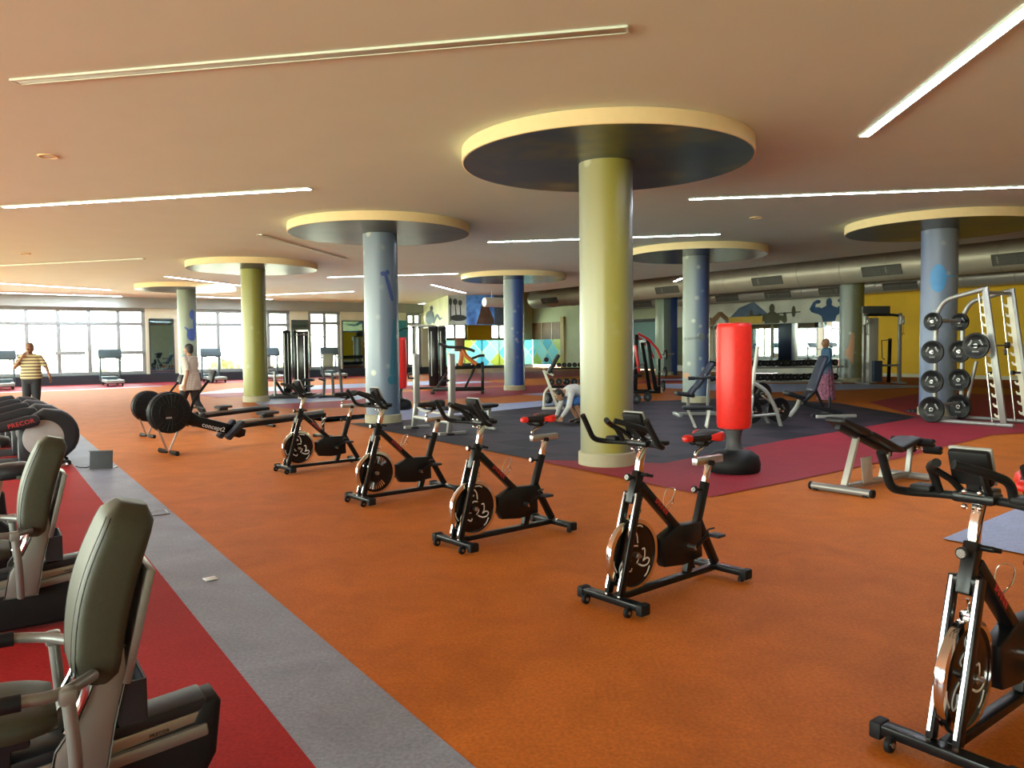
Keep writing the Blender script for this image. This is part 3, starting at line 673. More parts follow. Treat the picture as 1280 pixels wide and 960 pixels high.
duct('large round beige air duct with grilles, in front', 1.0, 39.0, 28, 4.45, .56, M_duct, [(u_at(959, 348, 27.5), 1.5, .34), (u_at(1102, 338, 27.5), 1.5, .36), (u_at(1272, 320, 27.5), 1.5, .36), (u_at(834, 359, 27.5), 1.5, .32), (u_at(687, 372, 27.5), 1.5, .3)])
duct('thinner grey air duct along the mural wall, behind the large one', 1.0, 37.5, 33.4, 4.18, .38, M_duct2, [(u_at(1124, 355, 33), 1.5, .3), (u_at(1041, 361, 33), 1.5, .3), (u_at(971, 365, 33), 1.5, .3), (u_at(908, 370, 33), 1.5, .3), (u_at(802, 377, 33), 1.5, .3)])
t = thing('air_duct', 'short white air duct end beside the green and blue column', 'air duct', W(30.6, 19.15, 3.64), H_V, 'round air ducts', 'thing')
b = MB(); b.lathe([(0, 0), (.20, 0), (.22, .05), (.22, .9), (.23, .91), (.23, .95), (.22, .96), (.22, 1.8), (0, 1.8)], 32, axis=(1, 0, 0)); obj('duct_body', b, mat('white_duct', (.6, .6, .56), .4, .2), t)
for x in (.4, 1.4): b = MB(); b.cyl((x, 0, .2), (x, 0, CZ-3.64), .012, 6); obj('hanger_rod', b, M_steel, t)
# ------------------------------------------------------------------ spin bikes
def rough_stroke(mb, pts, x=0, y=0, M=None, r=.0045):
    # a hand-drawn stroke on the flywheel face: pts in metres of the face
    q = []
    n = len(pts)
    for i in range(n-1):
        p0 = Vector(pts[max(i-1, 0)]); p1 = Vector(pts[i]); p2 = Vector(pts[i+1]); p3 = Vector(pts[min(i+2, n-1)])
        for k in range(4):
            t = k/4
            q.append(.5*((2*p1) + (-p0+p2)*t + (2*p0-5*p1+4*p2-p3)*t*t + (-p0+3*p1-3*p2+p3)*t**3))
    q.append(Vector(pts[-1]))
    mb.tube([(p.x, y, p.y) for p in q], r, 6, squash=.5)
FWC = (.345, .30)
def spin_bike(label, slotted=False):
    t = thing('spin_bike', label, 'exercise bike', group='spin bikes in a row on the orange floor')
    def stab(x, wheels):
        b = MB(); b.box((x, 0, .062), (.07, .47, .042), bev=.008)
        s = obj('stabilizer_bar', b, M_black, t)
        e = MB()
        for y in (-1, 1): e = MB(); e.box((x, y*.24, .055), (.085, .05, .07), bev=.012); obj('end_cap', e, M_blackm, s)
        for y in (-1, 1):
            if wheels:
                w = MB(); w.cyl((x+.055, y*.17-.012, .032), (x+.055, y*.17+.012, .032), .032, 18, bev=.004); obj('transport_wheel', w, M_blackm, s)
                a = MB(); a.cyl((x+.055, y*.17-.018, .032), (x+.055, y*.17+.018, .032), .011, 10); obj('wheel_hub', a, M_steel, s)
            else:
                w = MB(); w.lathe([(.0, 0), (.022, 0), (.02, .02), (.012, .04)], 14, (x, y*.2, 0)); obj('levelling_foot', w, M_blackm, s)
            bl = MB(); bl.cyl((x, y*.05, .083), (x, y*.05, .092), .012, 6); obj('bolt', bl, M_chrome, s)
    stab(.53, True); stab(-.53, False)
    b = MB(); b.beam((.5, 0, .065), (-.5, 0, .065), .055, .04, bev=.006); obj('base_beam', b, M_black, t)
    b = MB()
    for y in (-1, 1): b.beam((.51, y*.048, .085), (.335, y*.048, .69), .03, .05, bev=.006, up=(1, 0, 0))
    obj('fork', b, M_black, t)
    b = MB(); b.beam((.355, 0, .62), (.285, 0, .815), .055, .065, bev=.008, up=(1, 0, 0)); b.box((.335, 0, .665), (.06, .11, .05), bev=.008)
    obj('head_tube', b, M_black, t)
    b = MB()
    for y in (-1, 1): b.beam((.535, y*.048, .12), (.362, y*.048, .69), .012, .004, bev=0, up=(1, 0, 0))
    obj('fork_trim', b, M_chrome, t)
    b = MB(); b.beam((.287, 0, .80), (.245, 0, .97), .034, .05, bev=.006, up=(1, 0, 0)); obj('handlebar_stem', b, M_chrome, t)
    # flywheel
    cx, cz = FWC
    if not slotted:
        b = MB(); b.lathe([(0, -.012), (.05, -.014), (.055, -.010), (.19, -.010), (.196, -.014), (.2, -.014), (.2, .014), (.196, .014), (.19, .010), (.055, .010), (.05, .014), (0, .012)], 64, (cx, 0, cz), (0, 1, 0))
    else:
        b = MB(); bb = bmesh.new()
        n = 120; rr = [.03, .10, .175, .2]
        rings = [[[bb.verts.new((r*math.cos(2*PI*k/n), s*.011, r*math.sin(2*PI*k/n))) for k in range(n)] for r in rr] for s in (-1, 1)]
        def hole(k): 
            a = (k*360/n) % 360
            return (k % 3 != 0) and (25 < a < 90 or 95 < a < 140 or 225 < a < 330)
        for s in (0, 1):
            for j in range(3):
                for k in range(n):
                    if j == 1 and hole(k): continue
                    bb.faces.new((rings[s][j][k], rings[s][j+1][k], rings[s][j+1][(k+1) % n], rings[s][j][(k+1) % n]))
        for k in range(n):
            bb.faces.new((rings[0][3][k], rings[1][3][k], rings[1][3][(k+1) % n], rings[0][3][(k+1) % n]))
            if hole(k):
                bb.faces.new((rings[0][1][k], rings[1][1][k], rings[1][1][(k+1) % n], rings[0][1][(k+1) % n]))
                for kk, nb in ((k, k-1), ((k+1) % n, k+1)):
                    if not hole(nb % n): bb.faces.new((rings[0][1][kk], rings[0][2][kk], rings[1][2][kk], rings[1][1][kk]))
        b._add(bb, Matrix.Translation((cx, 0, cz)))
        b.cyl((cx, -.02, cz), (cx, .02, cz), .04, 24)
    fw = obj('flywheel', b, M_bgloss, t, 30)
    b = MB(); b.lathe([(.198, -.02), (.224, -.018), (.227, -.010), (.227, .010), (.224, .018), (.198, .02), (.198, -.02)], 72, (cx, 0, cz), (0, 1, 0)); obj('flywheel_rim', b, M_chrome, fw)
    b = MB(); b.cyl((cx, -.05, cz), (cx, .05, cz), .018, 16); b.cyl((cx, -.07, cz), (cx, .07, cz), .009, 8); obj('hub', b, M_steel, fw)
    if not slotted:
        for s in (-1, 1):
            b = MB()
            S = [[(-.015, .065), (.0, .105), (.03, .13), (.055, .125), (.05, .10), (.02, .085), (.045, .08), (.075, .05), (.062, .035)], [(-.035, .155), (-.01, .16), (.03, .15)],
                 [(-.02, .05), (.015, .045), (.02, .03)]]
            for k in range(3):
                a = 2*PI*k/3 + .25
                for st in S:
                    pp = [((px)*math.cos(a)-(pz)*math.sin(a), px*math.sin(a)+pz*math.cos(a)) for px, pz in st]
                    rough_stroke(b, [(cx+x*1.15, cz+z*1.15) for x, z in pp], y=s*.0125, r=.0055)
            obj('script_emblem', b, M_white, fw)
    # handlebar with outer horns and inner loops
    hz = .985; hx = .262
    b = MB(); b.tube([(hx+.255, .255, hz+.18), (hx+.15, .265, hz+.02), (hx+.08, .24, hz+.004), (hx, .12, hz), (hx, -.12, hz), (hx+.08, -.24, hz+.004), (hx+.15, -.265, hz+.02), (hx+.255, -.255, hz+.18)], .0175, 12, fil=.05)
    hb = obj('handlebar', b, M_blackm, t)
    b = MB(); b.box((hx+.0, 0, hz+.005), (.10, .16, .045), bev=.015); b.box((hx-.03, 0, hz+.02), (.16, .10, .03), bev=.012); obj('bar_clamp', b, M_black, hb)
    for s in (-1, 1):
        b = MB(); b.tube([(hx+.01, s*.135, hz+.0), (hx+.06, s*.14, hz+.09), (hx+.19, s*.095, hz+.135), (hx+.28, s*.03, hz+.165)], .0175, 10, fil=.05); b.tube([(hx+.19, s*.095, hz+.135), (hx+.08, s*.06, hz+.075), (hx+.01, s*.05, hz+.02)], .014, 8, fil=.03); obj('inner_loop', b, M_blackm, hb)
        b = MB(); b.box((hx+.04, s*.185, hz+.024), (.085, .085, .03), bev=.012); obj('elbow_pad', b, M_blackm, hb)
        for z in (-.03, .03):
            k = MB(); k.ball((hx+.045, s*.028, hz+.0+z), .012, 10); obj('clamp_bolt', k, M_chrome, hb)
    # console, leaning forward at the top, screen towards the rider
    M = Matrix.Translation((hx+.055, 0, hz+.13)) @ Euler((0, R(22), 0)).to_matrix().to_4x4()
    b = MB(); b.box((.004, 0, 0), (.036, .15, .15), bev=.014, M=M); b.beam((hx+.02, 0, hz+.02), (hx+.045, 0, hz+.09), .05, .02); co = obj('console', b, M_blackm, t)
    b = MB(); b.box((-.014, 0, 0), (.016, .158, .158), bev=.006, M=M); obj('console_bezel', b, M_silver, co)
    b = MB(); b.box((-.021, 0, .012), (.008, .125, .105), bev=.003, M=M); obj('console_screen', b, M_bgloss, co)
    # frame
    b = MB(); b.beam((.285, 0, .735), (-.12, 0, .37), .05, .065, bev=.01, up=(0, 1, 0)); tt = obj('top_tube', b, M_black, t)
    for s in (-1, 1):
        d = Vector((-.405, 0, -.365)).normalized() if s > 0 else Vector((.405, 0, .365)).normalized()
        upv = Vector((d.z, 0, -d.x)) if s < 0 else Vector((-d.z, 0, d.x))
        if upv.z < 0: upv = -upv
        yv = upv
        put_text('lettering', 'SPINNER', .042, frame_M((.10, s*.0335 if s > 0 else -.0335, .568), (-.743, 0, -.669) if s > 0 else (.743, 0, .669), (-.669, 0, .743)), M_redtxt, tt)
    b = MB(); b.tube([(.04, .0, .54), (.0, .035, .60), (-.035, .035, .66), (-.06, 0, .67), (-.035, -.035, .66), (.0, -.035, .60), (.04, 0, .54)], .003, 6, fil=.02); b.tube([(-.0, -.03, .5), (-.06, -.0, .57), (-.02, .03, .61)], .003, 6, fil=.02); obj('bottle_holder', b, M_chrome, t)
    b = MB(); b.beam((-.20, 0, .08), (-.405, 0, .665), .045, .06, bev=.008, up=(1, 0, 0)); obj('seat_tube', b, M_black, t)
    b = MB(); b.beam((-.40, 0, .65), (-.45, 0, .80), .03, .045, bev=.005, up=(1, 0, 0)); obj('seat_post', b, M_chrome, t)
    b = MB(); b.beam((-.31, 0, .43), (-.52, 0, .085), .045, .055, bev=.008, up=(1, 0, 0)); obj('rear_stay', b, M_black, t)
    b = MB(); b.box((-.435, 0, .812), (.30, .045, .05), bev=.006); sl = obj('seat_slider', b, M_steel, t)
    b = MB(); b.tube([(-.30, 0, .83), (-.295, 0, .875), (-.37, 0, .90), (-.40, 0, .94)], .011, 8, fil=.02); obj('saddle_stalk', b, M_chrome, sl)
    b = MB(); b.cyl((-.43, .022, .795), (-.43, .05, .795), .018, 14); obj('slider_knob', b, M_blackm, sl)
    # saddle
    rings = []
    for x, w, z0, z1 in [(-.185, .022, .962, .985), (-.21, .032, .955, .998), (-.27, .038, .948, 1.004), (-.33, .05, .945, 1.004), (-.39, .085, .945, 1.010), (-.44, .112, .947, 1.018), (-.475, .105, .952, 1.022), (-.49, .08, .962, 1.014)]:
        rings.append(superring((x, 0, (z0+z1)/2), (0, 1, 0), (0, 0, 1), w, (z1-z0)/2, 20, 2.6))
    b = MB(); b.loft(rings); sd = obj('saddle', b, M_vinyl, t, 60)
    rings = [superring((x, 0, z), (0, 1, 0), (0, 0, 1), w, h, 18, 2.6) for x, w, h, z in [(-.178, .015, .01, .975), (-.186, .026, .020, .975), (-.205, .034, .024, .977), (-.225, .037, .025, .977)]]
    b = MB(); b.loft(rings); obj('saddle_panel', b, M_red, sd, label='red saddle nose')
    for s in (-1, 1): b = MB(); b.loft([superring((x, s*y, z), (0, 1, 0), (0, 0, 1), w, h, 14, 2.6) for x, y, w, h, z in [(-.375, .074, .010, .018, .975), (-.42, .098, .020, .030, .978), (-.465, .096, .018, .031, .982), (-.488, .078, .010, .020, .984)]]); obj('saddle_panel', b, M_red, sd, label='red side panel of the saddle')
    b = MB(); b.tube([(-.25, .02, .95), (-.30, .03, .925), (-.40, .03, .925), (-.45, .04, .95)], .005, 6); b.tube([(-.25, -.02, .95), (-.30, -.03, .925), (-.40, -.03, .925), (-.45, -.04, .95)], .005, 6); b.box((-.375, 0, .93), (.06, .07, .04), bev=.01); obj('saddle_rails', b, M_blackm, sd)
    # drive
    b = MB(); b.prism([(.10, .24), (.10, .36), (-.05, .42), (-.32, .41), (-.33, .17), (-.12, .15), (.06, .17)], .075, bev=.012); cg = obj('chain_guard', b, M_black, t)
    b = MB(); b.prism([(.34, .27), (.34, .33), (-.1, .37), (-.1, .21)], .018, Matrix.Translation((0, -.055, 0)), bev=.004); obj('chain_case', b, M_black, cg)
    b = MB(); b.cyl((-.17, -.10, .27), (-.17, .10, .27), .016, 14); ck = obj('crank', b, M_steel, t)
    a = R(28)
    for s in (-1, 1):
        e = (-.17 + s*.165*math.cos(a)*-1, s*.095, .27 + s*.165*math.sin(a)*-1*-1*.9)
        b = MB(); b.beam((-.17, s*.095, .27), e, .016, .026, bev=.004); obj('crank_arm', b, M_black, ck)
        b = MB(); b.box((e[0], e[1]+s*.06, e[2]), (.085, .09, .022), bev=.006); b.tube([(e[0]+.04, e[1]+s*.03, e[2]), (e[0]+.09, e[1]+s*.05, e[2]+.05), (e[0]+.05, e[1]+s*.08, e[2]+.06)], .006, 6, fil=.02); obj('pedal', b, M_dgrey, ck)
    for (x, z, xo) in [(.30, .775, .395), (-.375, .615, -.275)]:
        b = MB(); b.cyl((x, 0, z), (xo-.02, 0, z+.012), .008, 8); b.cyl((xo-.022, 0, z+.012), (xo, 0, z+.014), .024, 18, bev=.004); kn = obj('adjustment_knob', b, M_blackm, t)
        b = MB(); b.cyl((xo, 0, z+.014), (xo+.003, 0, z+.0142), .017, 16); obj('knob_cap', b, M_chrome, kn)
    b = MB(); b.cyl((.29, .03, .80), (.29, .075, .80), .012, 10); b.beam((.29, .07, .80), (.25, .085, .79), .014, .02); obj('height_lever', b, M_black, t)
    b = MB(); b.tube([(.33, 0, .60), (.31, 0, .54)], .008, 8); b.box((.33, 0, .535), (.05, .045, .03), bev=.006); b.torus((.305, .02, .57), (0, 1, 0), .018, .004, 14, 6); obj('brake_pad', b, M_chrome, t)
    b = MB(); b.tube([(.25, .03, .97), (.335, .05, .92), (.34, .035, .82), (.30, .0, .74)], .003, 6, fil=.04); obj('brake_cable', b, M_black, t)
    return proto(t)
BH = R(-139.6)
def at_mid(p, q): return Vector(((p[0]+q[0])/2, (p[1]+q[1])/2, 0))
d_fwd = Vector((math.cos(BH), math.sin(BH), 0))
bD = spin_bike('black spin bike with red and black saddle in front of the large lime column')
def set_at(o, p, h): o.location = (p.x, p.y, 0); o.rotation_euler = (0, 0, h)
set_at(bD, Vector((1.0, 5.04, 0)), BH)
dup(bD, Vector((-.06, 6.49, 0)), BH+R(-.5), 'black spin bike with white script on its flywheel, beside the dark rubber floor')
A0, A1 = G(347, 587.5), G(365, 592)
fr = G(357, 590.5)
bA = dup(bD, fr - d_fwd*.53 + Vector((.0, 0, 0)), BH+R(-1), 'black spin bike nearest the rowing machines, at the far end of its row')
def black_saddle(root):
    for c in kids(root):
        for g in kids(c):
            if g.name.startswith('saddle_panel'):
                g.material_slots[0].link = 'OBJECT'; g.material_slots[0].material = M_vinyl
                if 'label' in g: del g['label']
black_saddle(bA)
bB = spin_bike('black spin bike with orange floor showing through its slotted flywheel', True)
black_saddle(bB); B0 = at_mid(G(434, 625.5), G(468, 634.5)); set_at(bB, B0 - d_fwd*.53, BH+R(-1))
E0 = G(1096, 925); eh = BH-R(3); E_POS = Vector((E0.x, E0.y, 0)) + Vector((-math.sin(eh), math.cos(eh), 0))*.25 - Vector((math.cos(eh), math.sin(eh), 0))*.53
dup(bD, E_POS, BH-R(3), 'large black spin bike in the near corner, with a chrome rimmed flywheel')

# ------------------------------------------------------------------ rowing machines (x: from flywheel to rail end is -x)
def rower(label):
    t = thing('rowing_machine', label, 'rowing machine', group='rowing machines with round black fan cages')
    fc = Vector((.78, 0, .52)); r = .255
    b = MB(); b.lathe([(0, -.09), (.15, -.09), (.235, -.075), (r, -.045), (r, .045), (.235, .075), (.15, .09), (0, .09)], 48, fc, (0, 1, 0))
    fan = obj('fan_cage', b, M_blackm, t)
    b = MB()
    for k in range(24):
        a = 2*PI*k/24
        for s in (-1, 1): b.tube([(fc.x+.07*math.cos(a), s*.095, fc.z+.07*math.sin(a)), (fc.x+.15*math.cos(a), s*.095, fc.z+.15*math.sin(a)), (fc.x+.238*math.cos(a), s*.078, fc.z+.238*math.sin(a))], .004, 4)
    for s in (-1, 1): b.torus((fc.x, s*.093, fc.z), (0, 1, 0), .15, .005, 36, 5); b.torus((fc.x, s*.093, fc.z), (0, 1, 0), .075, .005, 24, 5); b.torus((fc.x, s*.05, fc.z), (0, 1, 0), .253, .006, 40, 5)
    obj('cage_ribs', b, M_blackm, fan)
    for s in (-1, 1):
        b = MB(); b.box((fc.x+.04*s, s*.098, fc.z-.06), (.07, .004, .022), rot=(0, 0, 0)); obj('maker_plate', b, M_silver, fan)
    for s in (-1, 1):     # splayed front legs
        b = MB(); b.tube([(.78 + s*.19, s*.04, .42), (.80 + s*.035, s*.05, .045)], .013, 8); lg = obj('leg', b, M_steel, t)
        f = MB(); f.tube([(.80, s*.05, .03), (.80, s*.27, .028)], [.022, .032], 10, squash=.8); obj('rubber_foot', f, M_blackm, lg)
    b = MB(); b.beam((.83, -.26, .035), (.83, .26, .035), .03, .02) if False else None
    b = MB(); b.prism([(.60, .50), (.60, .36), (.50, .33), (-.02, .16), (-.12, .12), (-.20, .14), (-.22, .22), (-.05, .30), (.40, .44), (.52, .52)], .075, bev=.012); body = obj('main_beam', b, M_black, t)
    for s in (-1, 1):
        d = Vector((.52, 0, .17)).normalized()
        put_text('lettering', 'concept2', .085, frame_M((.23, s*.040, .29), d*-s, (-d.z, 0, d.x)), M_white, body)
    b = MB(); b.tube([(.52, 0, .47), (.40, 0, .62), (.38, 0, .78), (.30, 0, .93)][:1] + [(.46, 0, .66), (.26, 0, .90)], .018, 8, fil=.06); mo = obj('monitor_arm', b, M_black, t)
    b = MB(); b.box((.22, 0, .945), (.035, .14, .17), rot=(0, R(-18), 0), bev=.012); pm = obj('monitor', b, M_dgrey, mo)
    b = MB(); b.box((.203, 0, .95), (.006, .11, .12), rot=(0, R(-18), 0), bev=.002); obj('monitor_screen', b, M_bgloss, mo)
    b = MB(); b.beam((-.05, 0, .27), (-1.45, 0, .335), .055, .085, bev=.006, up=(0, 1, 0)); ra = obj('seat_rail', b, M_black, t)
    b = MB(); b.beam((-.10, 0, .322), (-1.43, 0, .385), .05, .012, bev=.002, up=(0, 1, 0)); obj('rail_track', b, M_steel, ra)
    b = MB(); b.loft([superring((x, 0, z), (0, 1, 0), (0, 0, 1), w, h, 18, 3) for x, w, h, z in [(-.42, .09, .012, .415), (-.44, .13, .024, .42), (-.54, .155, .026, .425), (-.64, .15, .024, .43), (-.67, .11, .012, .432)]]); b.box((-.54, 0, .385), (.16, .085, .05), bev=.008); obj('seat', b, M_dgrey, t)
    for s in (-1, 1):
        b = MB(); b.box((-.02, s*.12, .24), (.07, .11, .30), rot=(0, R(-48), 0), bev=.012); fp = obj('footplate', b, M_dgrey, t)
        b = MB(); b.tube([(-.05, s*.065, .28), (-.08, s*.12, .33), (-.05, s*.175, .28)], .008, 6, squash=2); obj('foot_strap', b, M_black, fp)
    b = MB(); b.tube([(.43, -.22, .545), (.40, -.05, .555), (.40, .05, .555), (.43, .22, .545)], .014, 8); obj('pull_handle', b, M_blackm, t)
    b = MB(); b.beam((-1.42, 0, .33), (-1.42, 0, .03), .03, .03); b.beam((-1.40, 0, .10), (-1.22, 0, .32), .02, .02); b.beam((-1.42, -.22, .03), (-1.42, .22, .03), .04, .04, bev=.006); rl = obj('leg', b, M_black, t)
    b = MB()
    for s in (-1, 1): b.box((-1.42, s*.22, .022), (.06, .05, .044), bev=.01)
    obj('rubber_foot', b, M_blackm, rl)
    return proto(t)
rA, rB = G(226, 566), G(417, 546)
hd = math.atan2(rA.y-rB.y, rA.x-rB.x); L = (rA-rB).length
r1 = rower('black rowing machine in front, with maker lettering along its beam')
c = rA + (rB-rA).normalized()*.80; set_at(r1, c, hd); r1.scale = (L/2.24,)*3
s1, s2 = G(190, 546), G(355, 531); c = s1 + (s2-s1).normalized()*.80
r2 = dup(r1, c, math.atan2(s1.y-s2.y, s1.x-s2.x), 'black rowing machine behind, next to the walking man'); r2.scale = (min((s1-s2).length/2.24, 1.1),)*3

# ------------------------------------------------------------------ recumbent bikes by the red floor
def recumbent(label):
    t = thing('recumbent_bike', label, 'exercise bike', group='recumbent bikes with padded grey backrests')
    # rail
    M = Matrix.Translation((-.71, -.0, .385)) @ Euler((0, R(6), 0)).to_matrix().to_4x4()     # slopes down towards the pedals
    rl = MB(); rl.box((.55, 0, -.045), (1.1, .14, .05), bev=.006, M=M); ra = obj('seat_rail', rl, mat('rail_beige_metal', (.30, .27, .22), .35, .5), t)
    b = MB(); b.box((.56, 0, -.0), (1.12, .145, .04), bev=.010, M=M); obj('rail_cover', b, M_dgrey, ra)
    b = MB()
    for s in (-1, 1): b.box((.55, s*.075, -.085), (1.08, .03, .045), bev=.010, M=M)
    obj('rail_trim', b, M_rsil, ra)
    put_text('lettering', 'PRECOR', .017, M @ frame_M((.16, .0715, -.048), (-1, 0, 0), (0, 0, 1)), M_black, ra)
    put_text('lettering', 'PRECOR', .017, M @ frame_M((.16, -.0715, -.048), (1, 0, 0), (0, 0, 1)), M_black, ra)
    b = MB(); b.prism([(-.76, .375), (-.745, .40), (-.69, .395), (-.66, .335), (.30, .20), (.34, .02), (-.56, .02), (-.67, .08), (-.74, .20)], .16, bev=.03, seg=3); obj('rear_shroud', b, M_blackm, t)
    # backrest
    bx0, bz0, bx1, bz1 = -.368, .555, -.497, 1.10
    ax = Vector((bx1-bx0, 0, bz1-bz0)); Lb = ax.length; ax.normalize(); nrm = Vector((ax.z, 0, -ax.x))    # nrm points to the rider (+x)
    rings = []
    for k in range(15):
        s = k/14
        w = .165*(1-.14*s) * (1 if s < .82 else math.sqrt(max(.04, 1-((s-.82)/.18)**2*.80)))
        if s < .12: w *= .82+1.5*s
        th = (.070 + .012*math.sin(s*PI)) * (1 if 0.03 < s < .95 else .62)
        c = Vector((bx0, 0, bz0)) + ax*(Lb*s) + nrm*(.025*math.sin(s*PI*1.1))
        rings.append(superring(c, (0, 1, 0), nrm, w, th, 44, 5.5))
    b = MB(); b.loft(rings); bk = obj('backrest', b, M_olive, t, 60)
    b = MB()
    for s in (-1, 1):
        for fr in (.72, .90):
            pts = []
            for i in range(17):
                q = .04+.88*i/16; w = .165*(1-.14*q) * (1 if q < .82 else math.sqrt(max(.04, 1-((q-.82)/.18)**2*.80))); th = .070 + .012*math.sin(q*PI)
                pts.append(Vector((bx0, 0, bz0)) + ax*(Lb*q) + nrm*(.025*math.sin(q*PI*1.1) + th*(1-fr**5.5)**(1/5.5) - .001) + Vector((0, s*w*fr, 0)))
            b.tube(pts, .0028, 6)
    obj('seam_piping', b, M_dgrey, bk)
    b = MB()
    pr = [Vector((bx0, 0, bz0)) + ax*(Lb*q) - nrm*.088 for q in (.66, .0)]
    b.beam(pr[0], pr[1], .028, .27, bev=.008, up=(0, 1, 0))
    obj('backrest_plate', b, M_rsil, bk)
    # bracket from the backrest down to the rail
    for s in (-1, 1):
        b = MB(); b.prism([(-.455, .66), (-.375, .66), (-.355, .55), (-.315, .46), (-.25, .37), (-.22, .22), (-.385, .22), (-.42, .42), (-.46, .58)], .022, Matrix.Translation((0, s*.125, 0)), bev=.02, seg=2)
        obj('side_bracket', b, M_rsil, t)
        b = MB(); b.tube([(-.345, s*.140, .60), (-.335, s*.140, .53), (-.28, s*.140, .43)], .012, 8, fil=.05); obj('bracket_rib', b, M_chrome, t)
        b = MB(); b.cyl((-.30, s*.132, .28), (-.30, s*.142, .28), .014, 16); obj('bolt', b, M_steel, t)
    # arms and grips
    for s in (-1, 1):
        b = MB(); b.tube([(-.36, s*.16, .60), (-.26, s*.285, .605), (-.14, s*.30, .62), (.10, s*.30, .625)], .018, 12, fil=.07); b.box((-.28, s*.28, .598), (.05, .05, .05), bev=.012); ar = obj('seat_arm', b, M_rsil, t)
        b = MB(); b.tube([(-.165, s*.297, .616), (.15, s*.30, .626)], .025, 12); obj('grip', b, M_blackm, ar)
        b = MB(); b.tube([(-.28, s*.285, .60), (-.295, s*.285, .42), (-.30, s*.20, .24)], .019, 12, fil=.08); obj('arm_post', b, M_rsil, ar)
    # seat
    rings = []
    for k in range(13):
        q = k/12; x = -.26 + .40*q
        w = .20*math.sqrt(max(.05, 1-(abs(q-.45)/.60)**3.2)); h = .045*(.55+.45*math.sin(min(1, q*1.15+.1)*PI))
        rings.append(superring((x, 0, .475+.02*q), (0, 1, 0), (0, 0, 1), w, h, 28, 3.4))
    b = MB(); b.loft(rings); st = obj('seat', b, M_olive, t, 60)
    b = MB()
    for y in (-.07, .07): b.tube([(-.22+.34*i/8, y, .519+.02*i/8-.012*abs(i-4)/4) for i in range(9)], .006, 6)
    obj('seat_groove', b, M_blackm, st)
    b = MB(); b.box((-.06, 0, .42), (.26, .20, .06), bev=.012); b.box((-.06, 0, .38), (.16, .15, .10), bev=.01); obj('seat_carriage', b, M_dgrey, st)
    # storage tray behind the backrest
    b = MB(); b.box((-.51, 0, .47), (.008, .25, .14)); b.box((-.47, .125, .47), (.08, .008, .14)); b.box((-.47, -.125, .47), (.08, .008, .14)); b.box((-.47, 0, .405), (.08, .25, .008)); obj('storage_tray', b, M_dgrey, t)
    # pedals housing, frame and console in front
    b = MB(); b.prism([(.34, .02), (.26, .20), (.40, .40), (.62, .50), (.86, .50), (1.02, .36), (1.05, .12), (1.0, .03)], .22, bev=.05, seg=3); hs = obj('drive_housing', b, M_dgrey, t)
    b = MB()
    for s in (-1, 1): b.cyl((.66, s*.112, .30), (.66, s*.118, .30), .15, 32)
    obj('side_disc', b, M_lsilver, hs)
    for s in (-1, 1):
        b = MB(); b.beam((.66, s*.13, .30), (.66-s*.14, s*.14, .30+s*.08), .02, .03); b.box((.66-s*.14, s*.20, .30+s*.08), (.09, .10, .03), bev=.008); obj('pedal', b, M_blackm, t)
    b = MB(); b.tube([(.86, 0, .46), (.80, 0, .8), (.70, 0, 1.08)], .03, 12, fil=.1); mp = obj('console_post', b, M_silver, t)
    b = MB(); b.box((.66, 0, 1.16), (.05, .34, .24), rot=(0, R(20), 0), bev=.02); obj('console', b, M_dgrey, mp)
    for x in (-.62, .95):
        b = MB(); b.box((x, 0, .03), (.08, .5, .06), bev=.015); obj('foot_bar', b, M_blackm, t)
    return proto(t)
k = recumbent('nearest recumbent bike with tall olive grey padded backrest, at the floor edge')
set_at(k, W(2.86, -.11), H_NV)
dup(k, W(5.28, -.17), H_NV, 'second recumbent bike with slim grey backrest and black storage tray')

# upright bikes with wide saddles between the recumbents and the ellipticals
def upright(label):
    t = thing('upright_bike', label, 'exercise bike', group='upright bikes with wide dark saddles')
    b = MB(); b.prism([(-.42, .04), (-.40, .34), (-.22, .52), (.05, .44), (.30, .52), (.52, .62), (.60, .40), (.58, .06)], .2, bev=.05, seg=3); obj('body_shroud', b, M_blackm, t)
    b = MB(); b.tube([(-.20, 0, .48), (-.26, 0, .74)], .03, 12); obj('seat_post', b, M_steel, t)
    b = MB(); b.loft([superring((x, 0, z), (0, 1, 0), (0, 0, 1), w, h, 22, 2.8) for x, w, h, z in [(-.46, .07, .02, .80), (-.45, .11, .04, .80), (-.40, .135, .052, .80), (-.32, .14, .055, .795), (-.24, .11, .05, .79), (-.15, .06, .042, .785), (-.08, .045, .035, .78), (-.05, .025, .02, .78)]]); sd = obj('saddle', b, M_dgrey, t, 60)
    b = MB(); b.cyl((-.37, .10, .765), (-.37, .14, .765), .014, 10); obj('saddle_bolt', b, M_chrome, sd)
    b = MB(); b.tube([(.42, 0, .55), (.40, 0, 1.0)], .035, 12); mp = obj('console_post', b, M_silver, t)
    b = MB(); b.box((.40, 0, 1.16), (.06, .34, .26), rot=(0, R(20), 0), bev=.02); obj('console', b, M_dgrey, mp)
    b = MB(); b.tube([(.05, .24, 1.02), (.30, .24, 1.05), (.40, .1, 1.04), (.40, -.1, 1.04), (.30, -.24, 1.05), (.05, -.24, 1.02)], .017, 10, fil=.06); obj('handlebar', b, M_blackm, mp)
    for s in (-1, 1):
        b = MB(); b.beam((.05, s*.12, .30), (.05+s*.12, s*.13, .30-s*.1), .02, .03); b.box((.05+s*.12, s*.19, .30-s*.1), (.09, .1, .03), bev=.008); obj('pedal', b, M_dgrey, t)
    for x in (-.36, .5):
        b = MB(); b.box((x, 0, .03), (.08, .5, .06), bev=.015); obj('foot_bar', b, M_blackm, t)
    return proto(t)
k = upright('upright bike with wide dark saddle between recumbent and elliptical machines')
set_at(k, W(6.25, -.20), H_NV)
